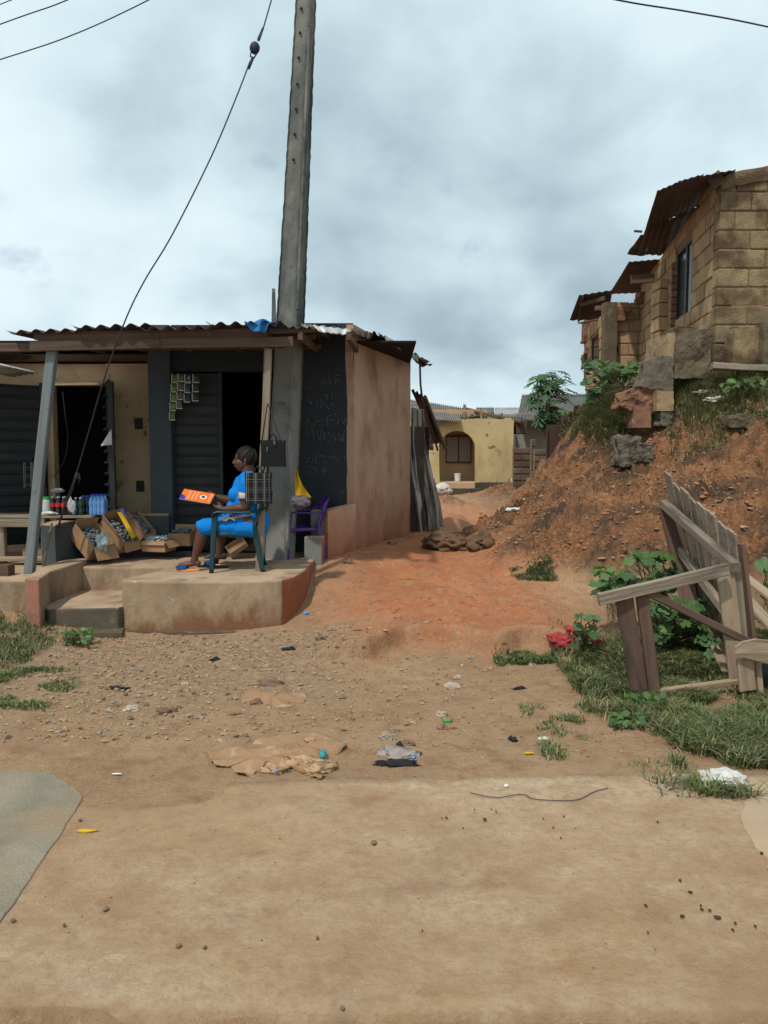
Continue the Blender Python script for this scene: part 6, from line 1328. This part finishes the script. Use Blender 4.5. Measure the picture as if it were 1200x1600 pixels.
grass('grass','low tangled grass and weeds under and before the stall frame',[(868,1035),(935,1000),(1010,985),(1130,975),(1260,985),(1330,1100),(1300,1245),(1165,1250),(1020,1195),(1030,1140),(965,1095),(885,1062)],60000,.03,.12,GM,.44,.0034,1.6,(.68,.32))
grass('grass','green grass in front of the cement apron at the left edge',[(-160,925),(36,932),(40,990),(75,1015),(20,1035),(-160,1050)],15000,.03,.09,GM,.62,.0032,1.1,(.75,.25))
grass('grass','thin grass patch in the gravel at the left edge',[(-120,1060),(70,1045),(105,1085),(40,1105),(-120,1110)],6000,.02,.05,GM,.40,.003,1.3,(.75,.25),4)
grass('grass','small grass patch at the foot of the red bank',[(800,888),(865,885),(870,906),(805,908)],2500,.02,.06,GM,.5,.003,1.1,(.85,.15),5)
grass('grass','thin grass along the red ledge',[(770,1010),(880,1010),(885,1035),(770,1030)],3500,.02,.06,GM,.42,.003,1.1,(.8,.2),5)
grass('grass','dry and green grass on top of the bank before the block building',[(1056,585),(1056,640),(1100,650),(1260,655),(1400,650),(1300,592),(1130,590),(1100,560,11.4),(1060,560,11.5)],30000,.05,.17,GM,.62,.0045,1.1,(.45,.55),2)
grass('grass','tufts of dry grass on the upper bank face',[(1060,650),(1260,655),(1260,720),(1040,700)],6000,.04,.12,GM,.33,.004,1.2,(.4,.6),3)
grass('grass','sparse weeds between the stones of the dirt forecourt',[(820,1100),(1010,1110),(1020,1190),(860,1200)],2600,.02,.05,GM,.33,.003,1.3,(.6,.4),4)
grass('grass','mixed dry and green weeds on the left shoulder of the bank',[(895,690),(915,655),(940,632),(985,625),(1012,640),(985,672),(940,690)],16000,.08,.28,GM,.8,.006,1.3,(.5,.5),3)
# dry vines tumbling over the left shoulder of the bank
b=MB()
for k in range(4200):
    f=random.random(); px_=random.uniform(885,1000); top=600+ (975-px_)*.55; py_=top+random.uniform(-4,75)*(.4+.6*random.random()); d=12.4+ (975-px_)/85*2.2+random.uniform(-.25,.2); p=at(px_,py_,d); h_=hz(p.x,p.y); p.z=max(p.z,h_+.02) if p.z<h_ else min(p.z,h_+random.uniform(.05,.5))
    ln=random.uniform(.12,.4); q=p+V((random.uniform(-.15,.12),random.uniform(-.12,.05),-ln*random.uniform(.3,1))); m_=(p+q)/2+V((random.uniform(-.08,.08),-.06,random.uniform(0,.10)))
    n_=(q-p).cross(V((random.random()-.5,1,0))).normalized()*random.uniform(.004,.010); b.add([p-n_,p+n_,m_+n_,m_-n_,q],[(0,1,2,3),(3,2,4)],None,random.choice((0,0,1)))
    if random.random()<.5:
        s=random.uniform(.02,.05); c=m_; u_=V((random.random()-.5,random.random()-.5,random.random()-.5)).normalized()*s; v_=u_.cross(V((.3,.5,.8))).normalized()*s; b.add([c-u_,c+v_,c+u_,c-v_],[(0,1,2,3)],None,0)
b.build('dry_vines',[M['vine'],M['dry']],kind='stuff',label='tangle of dry vines and hanging grass over the left shoulder of the bank')
b=MB()
for k in range(700):
    px_=random.uniform(893,935); py_=random.uniform(638,660)+(935-px_)*.5; d=14.2+random.uniform(-.2,.3); p=at(px_,py_,d); ln=random.uniform(.25,.6); q=p+V((random.uniform(-.12,.02),-.05,-ln)); m_=(p+q)/2+V((-.03,-.05,.03)); n_=V((random.uniform(.003,.007),0,0)); b.add([p-n_,p+n_,m_+n_,m_-n_,q],[(0,1,2,3),(3,2,4)],None,0)
b.build('hanging_grass',[M['dry']],kind='stuff',label='curtain of pale dry grass hanging on the bank shoulder')

# ---------------- wires ----------------
def cable(name,label,pts,r_,m_=None,cat='cable',group=None,parent=None):
    sm=smooth([tuple(p) for p in pts],8); return MB().tube(sm,r_,6).build(name,m_ or M['wire'],parent,label=label,cat=cat,group=group)
go='overhead cables crossing the sky'
cable('overhead_cable','middle of the three overhead cables in the top left sky',[at(-300,150,11),at(0,38,10),at(105,0,9.6),at(230,-60,9.3)],.007,group=go)
cable('overhead_cable','lowest and longest overhead cable in the top left sky',[at(-300,185,11),at(0,93,10),at(120,52,9.8),at(236,-2,9.6),at(330,-55,9.4)],.007,group=go)
cable('overhead_cable','topmost short cable cutting the upper left photo corner',[at(-300,130,11.5),at(0,7,10.6),at(40,-9,10.5),at(120,-50,10.4)],.006,group=go)
cable('overhead_cable','single overhead cable in the upper right sky',[at(800,-40,9.6),at(960,-1,10),at(1080,19,10.3),at(1200,42,10.6),at(1500,110,11.5)],.010,group=go)
gy=thing('stay_wire','long stay wire with a dark insulator slanting down past the roof edge','wire',at(92,818,8.45))
cable('upper_wire',None,[at(440,-60,8.9),at(424,0,8.65),at(410,48,8.45),at(403,64,8.4)],.008,cat=None,parent=gy)
cable('lower_wire',None,[at(391,95,8.35),at(370,150,8.25),at(330,245,8.1),at(270,365,7.9),at(225,440,7.8),at(196,500,7.72),at(165,585,7.85),at(140,670,8.1),at(118,745,8.3)],.0075,cat=None,parent=gy)
MB().tube([at(411,44,8.46),at(404,62,8.42)],[.012,.018],8).build('binding',M['bluewrap'],gy); MB().ell(at(398,75,8.4),(.055,.04,.065),None,10,8).build('insulator',M['bluewrap'],gy)
MB().tube([at(393,78,8.4),at(391,88,8.38),at(396,92,8.38),at(401,84,8.38)],.008,6).build('wire_loop',M['bluewrap'],gy); MB().tube([at(395,90,8.37),at(389,108,8.33)],[.018,.009],8).build('binding',M['bluewrap'],gy)
MB().tube([at(120,738,8.28),at(112,765,8.32),at(101,790,8.4),at(92,820,8.46)],[.012,.016,.012,.010],8).build('wrapped_end',M['wire'],gy)
for k in range(6): MB().tube([at(117,745,8.3),at(117+random.uniform(-6,10),738+random.uniform(-4,8),8.25),at(120+random.uniform(0,8),750+random.uniform(-4,12),8.25)],.003,4).build('loose_strand',M['wire'],gy)
MB().tube([at(81,818,8.35),at(75,850,8.2),at(66,892,8.05)],[.014,.016,.012],8).build('leaning_stick',M['stemm'],None,label='thin crooked stick leaning on the end of the charcoal low wall',cat='stick')
cable('doorway_cable','thin loose cable hanging inside the cream shop doorway',[at(98,612,9.9),at(102,650,9.88),at(106,685,9.86),at(100,720,9.86),at(84,745,9.9)],.006)
cable('ground_wire','thin dark wire curling over the dirt edge',[hit(a,c)+V((0,0,.012)) for a,c in ((735,1243),(775,1250),(815,1246),(835,1254),(880,1257),(905,1253),(930,1242),(950,1236))],.0022,group=None)
# ---------------- litter and stones ----------------
gr='pale stones in the dirt forecourt'
for (a,c,s,m_,lb) in ((735,1029,.032,'rock','pale cube shaped stone just below the red ledge'),(722,1041,.022,'rock','flat pale stone beside the cube shaped stone'),(705,1076,.06,'rock','largest whitish rock in the middle dirt'),(715,1062,.035,'rock','pale rock just above the largest whitish rock'),(690,1118,.04,'rock','grey white stone near the green ring scrap'),(692,1140,.035,'rockd','tan stone below the green ring scrap'),(832,1040,.03,'rock','small pale stone at the right end of the red ledge'),
  (423,1072,.075,'rockd','rough brown earth lump above the small tan sheet'),(400,1100,.05,'rockd','grey lump under the left tip of the small tan sheet'),(1190,1175,.08,'rock','pale boulder at the right edge above the concrete slab'),(1065,1222,.05,'rock','pale stone at the lower grass edge'),(1042,1237,.035,'rock','small pale stone left of the white plastic bag'),(1072,1245,.03,'rock','small stone below its pale neighbour by the grass'),(1150,1175,.05,'rockd','brown stone in the right grass'),(345,1160,.02,'rock','small pale chip above the large tan sheet'),(205,1112,.05,'rock','flat pale rock patch in the left gravel'),(170,1113,.035,'rock','flat pale chip left of the rock patch in the gravel'),(262,1115,.055,'rockd','flat brown rock in the middle of the gravel'),(640,1165,.035,'rockd','brown clod above the charred debris'),(605,1155,.04,'rock','grey clod left of the charred debris'),(775,1235,.016,'rock','tiny pale stone beside the white bottle cap'),(1010,1085,.03,'rockd','brown clod by the brown leg boards'),(520,985,.05,'rock','pale slab fragment at the corner of the veranda'),(505,1000,.05,'rockd','brown rubble lump beside the veranda corner'),(545,880,.06,'rockd','pale brown rubble at the foot of the orange wall'),(612,850,.07,'rockd','brown lump at the far foot of the orange wall')):
    p=hit(a,c); R=Quaternion((random.random(),random.random(),random.random(),random.random())).normalized().to_matrix(); sd_=random.random()*40
    o=blob('stone',p+V((0,s*.3,s*.12)),(s*1.15,s*.8,s*.55),M[m_],lb,'stone',sd_,.95,nu=11,nv=7,group=gr); o.data.polygons.foreach_set('use_smooth',[False]*len(o.data.polygons))
def groundsheet(name,label,cat,pix,m_,lift=.01,wr=.03,group=None,seed=0,res=34):
    P_=[hit(*q) for q in pix]; c=sum(P_,V())/len(P_); n=len(P_)
    P2=smooth([tuple(p) for p in P_+[P_[0]]],9)[:-1]; m=len(P2); vs_=[];fs=[]; rings=20; P2=[(q[0]+.05*float(fbm(np.array([i*.31]),np.array([seed+1.]),3,5)[0]),q[1]+.06*float(fbm(np.array([i*.37]),np.array([seed+9.]),3,5)[0]),q[2]) for i,q in enumerate(P2)]
    for j in range(rings+1):
        f=1-j/rings
        for i,q in enumerate(P2):
            x=c.x+(q[0]-c.x)*f; y=c.y+(q[1]-c.y)*f; e=float(fbm(np.array([x*7+seed]),np.array([y*11+seed]),3,83)[0]); e2=1-abs(float(fbm(np.array([x*4+y*9+seed]),np.array([y*6-x*2]),2,85)[0]))*4
            x+=.05*e*f; y+=.03*e; vs_.append((x,y,hz(x,y)+lift*(-1.+2*min(1,(1-f)*2))+wr*max(0,e2)*.7+wr*e))
    for j in range(rings):
        for i in range(m): fs.append((j*m+i,j*m+(i+1)%m,(j+1)*m+(i+1)%m,(j+1)*m+i))
    b_=MB(); N_=len(vs_); b_.add(vs_+[(x,y,z-.006) for x,y,z in vs_],fs+[tuple(N_+k for k in reversed(f)) for f in fs]+[(i,N_+i,N_+(i+1)%m,(i+1)%m) for i in range(m)],None,0,True)
    return b_.build(name,M[m_],label=label,cat=cat,group=group)
groundsheet('dirty_sheet','large dirt caked tan sheet lying crumpled at the centre of the forecourt','sheet',[(322,1176),(360,1170),(410,1160),(470,1152),(530,1158),(536,1182),(522,1200),(505,1218),(470,1214),(448,1200),(405,1208),(370,1215),(360,1202),(330,1198)],'tancloth',.008,.045)
groundsheet('dirty_sheet','small dirt caked tan sheet above the large one','sheet',[(374,1098),(388,1080),(412,1084),(440,1092),(470,1084),(478,1096),(450,1106),(420,1110),(395,1103)],'tancloth',.010,.035,seed=5)
M['papert']=mat('torn_tan_paper',(.46,.30,.17),(.36,.22,.12),9,rough=.85,bump=.4,bs=20,c3=(.22,.14,.09),s3=7,t3=(.56,.64))
for k,(a,c,s) in enumerate(((430,1208,.07),(455,1200,.07),(482,1198,.08),(492,1212,.06),(505,1205,.06),(482,1162,.03))):
    p=hit(a,c); blob('torn_paper',p+V((0,0,.02)),(s,s*.55,s*.42),M['papert'],['torn tan paper scrap at the left of the large sheet front edge','folded tan paper scrap in the middle of the large sheet front edge','largest upright tan paper fold on the large sheet','low tan paper scrap at the lower right of the large sheet','tan paper scrap at the right tip of the large sheet','tiny pale paper chip on top of the large sheet'][k],'paper scrap',20+k*3,1.0,nu=22,nv=12,group='torn tan paper scraps on the large sheet')
def litter(name,label,cat,a,c,r_,m_,amp=.8,seed=0,dz=.01): p=hit(a,c); return blob(name,p+V((0,0,dz)),r_,M[m_],label,cat,seed,amp,nu=22,nv=12)
M['tealp']=plain('teal_plastic_scrap',(.03,.25,.25),.5,.4)
litter('plastic_scrap','teal plastic scrap lying on the large tan sheet','plastic scrap',504,1187,(.02,.05,.02),'tealp',.6,3,.03)
litter('plastic_scrap','small blue scrap in the folded tan paper','plastic scrap',432,1213,(.012,.01,.008),'waterb',.3,4,.03)
litter('bottle_cap','small blue bottle cap right of the charred debris','bottle cap',646,1187,(.012,.012,.007),'waterb',.1,4)
litter('bottle_cap','small white bottle cap on the dirt edge','bottle cap',791,1232,(.013,.013,.008),'white',.1,4)
litter('dry_leaf','bright yellow leaf on the road near the left slab','leaf',137,1303,(.045,.012,.007),'yellowc',.6,5)
litter('candy_wrapper','small yellow wrapper in the right middle dirt','wrapper',827,1181,(.03,.010,.007),'yellowc',.5,6)
litter('foil_scrap','small silvery foil scrap in the right middle dirt','foil',849,1157,(.03,.02,.010),'foil',.7,7)
litter('paper_strip','white paper strip on the left dirt','paper',183,1212,(.03,.008,.004),'white',.2,8)
MB().tube([hit(690,1125)+V((0,0,.015)),hit(694,1131)+V((0,0,.02)),hit(703,1131)+V((0,0,.015)),hit(706,1127)+V((0,0,.012))],.006,6).build('green_ring_scrap',M['greencap'],label='bent green plastic ring scrap beside the grey white stone',cat='plastic scrap')
for k,(a,c,r_,lb) in enumerate(((612,1197,(.10,.035,.02),'widest black charred heap below the grey ash'),(632,1165,(.04,.03,.015),'small black char patch above the ash'),(812,1078,(.05,.02,.015),'black twig scrap on the upper right dirt'),(801,1158,(.03,.03,.015),'dark violet rag scrap in the right dirt'),(186,1078,(.06,.02,.015),'black scrap in the left gravel'),(335,1032,(.05,.03,.02),'dark tangle of debris near the veranda foot'),(452,1015,(.05,.025,.015),'dark scrap beside the veranda corner dirt'),(1055,1135,(.12,.04,.02),'dark burnt patch in the right grass'))):
    litter('charred_debris',lb,'debris',a,c,r_,'char',1.1,30+k*2,.004)
M['ash']=mat('grey_ash',(.35,.30,.26),(.2,.17,.15),20,rough=.95,bump=.6,bs=60)
litter('ash_heap','grey ash and rubble heap between the black char patches','ash',625,1183,(.13,.10,.018),'ash',1.2,41,.004)
o=blob('white_plastic_bag',hit(1131,1232)+V((0,.04,.03)),(.12,.11,.04),M['whiteb'],'crumpled white plastic bag in the grass at the lower right','plastic bag',51,.45,nu=44,nv=26)
rc=thing('red_rag','crumpled red rag in the weeds left of the stall frame','rag',hit(900,1012))
for k,(a,c,r_) in enumerate(((885,1004,(.13,.08,.06)),(912,1003,(.10,.08,.06)),(932,1008,(.09,.07,.05)),(903,992,(.10,.08,.07)))): blob('rag_fold',hit(a,c+6)+V((0,.05,.03)),r_,M['redcloth'],None,None,60+k*3,.95,rc,nu=34,nv=20)
o=blob('white_rag',hit(1122,632)+V((0,0,.04)),(.17,.1,.05),M['whiteb'],'dirty white rag on the grass of the bank top','rag',71,.8); blob('grey_rag',hit(1100,622)+V((0,0,.03)),(.13,.08,.04),M['ash'],'grey dry debris beside the white rag on the bank','debris',73,1.0)
MB().bar(hit(790,800)+V((0,0,.03)),hit(803,803)+V((0,0,.04)),.06,.02).build('broken_board_scrap',M['board'],label='pale splinter of board on the far lane near the bank',cat='board'); litter('paper_scrap','small white scrap on the far lane beside the board splinter','paper',802,798,(.10,.05,.04),'white',.8,75)
blob('dry_grass_tuft',hit(1092,1083)+V((0,0,.03)),(.07,.05,.04),M['dry'],'ball of dry yellow grass in the green weeds','grass tuft',77,.9)
litter('blue_scrap','small blue plastic scrap by the veranda corner','plastic scrap',478,960,(.03,.02,.02),'waterb',.6,78,.01)
litter('purple_cloth','purple cloth scrap at the left foot of the terracotta parapet','cloth',37,925,(.02,.03,.07),'chairp',.6,79,.06)
# dark droppings on the road
M['pebdk']=plain('dark_brown_clod',(.06,.04,.028),.9,.1)
k=0
for (a,c,s) in ((195,55,1.),(315,60,1.7),(247,88,.6),(925,251,1.),(957,287,1.3),(818,329,1.1),(932,362,1.4),(993,341,1.),(1018,344,1.),(1042,366,1.9),(1098,384,.9),(1160,394,.9),(1090,405,.9),(825,414,.6),(562,51,.8),(529,86,.6),(553,118,.6),(498,58,.6),(855,68,.9),(283,30,.6),(990,329,.8),(1180,165,1.3),(120,408,.5),(181,57,.6),(350,35,.7),(335,28,.6),(-168,-168+0,0)):
    if s==0: continue
    p=gnd(600+a/2,1250+c/2,.012); MB().ell((p.x,p.y,.012),(.008*s,.0055*s,.004),Matrix.Rotation(random.random()*3,3,'Z'),8,5).build('dark_clod',M['pebdk'],label='small dark clod dropped on the dusty road',cat='clod',group='dark clods on the road')
for (a,c,s) in ((330,340,1.2),(558,455,1.),(640,460,.7),(0,556,1.2),(992,430,.6),(1070,650,.8),(250,62,1.),(40,375,1.),(1168,132,1.6),(200,390,.7)):
    if a>0: p=gnd(a/2,1250+c/2,.012) if not(a==1168) else gnd(584,1316,.012); MB().ell((p.x,p.y,.012),(.012*s,.009*s,.007),Matrix.Rotation(random.random()*3,3,'Z'),8,5).build('dark_clod',M['pebd'],label='small dark clod dropped on the dusty road',cat='clod',group='dark clods on the road')
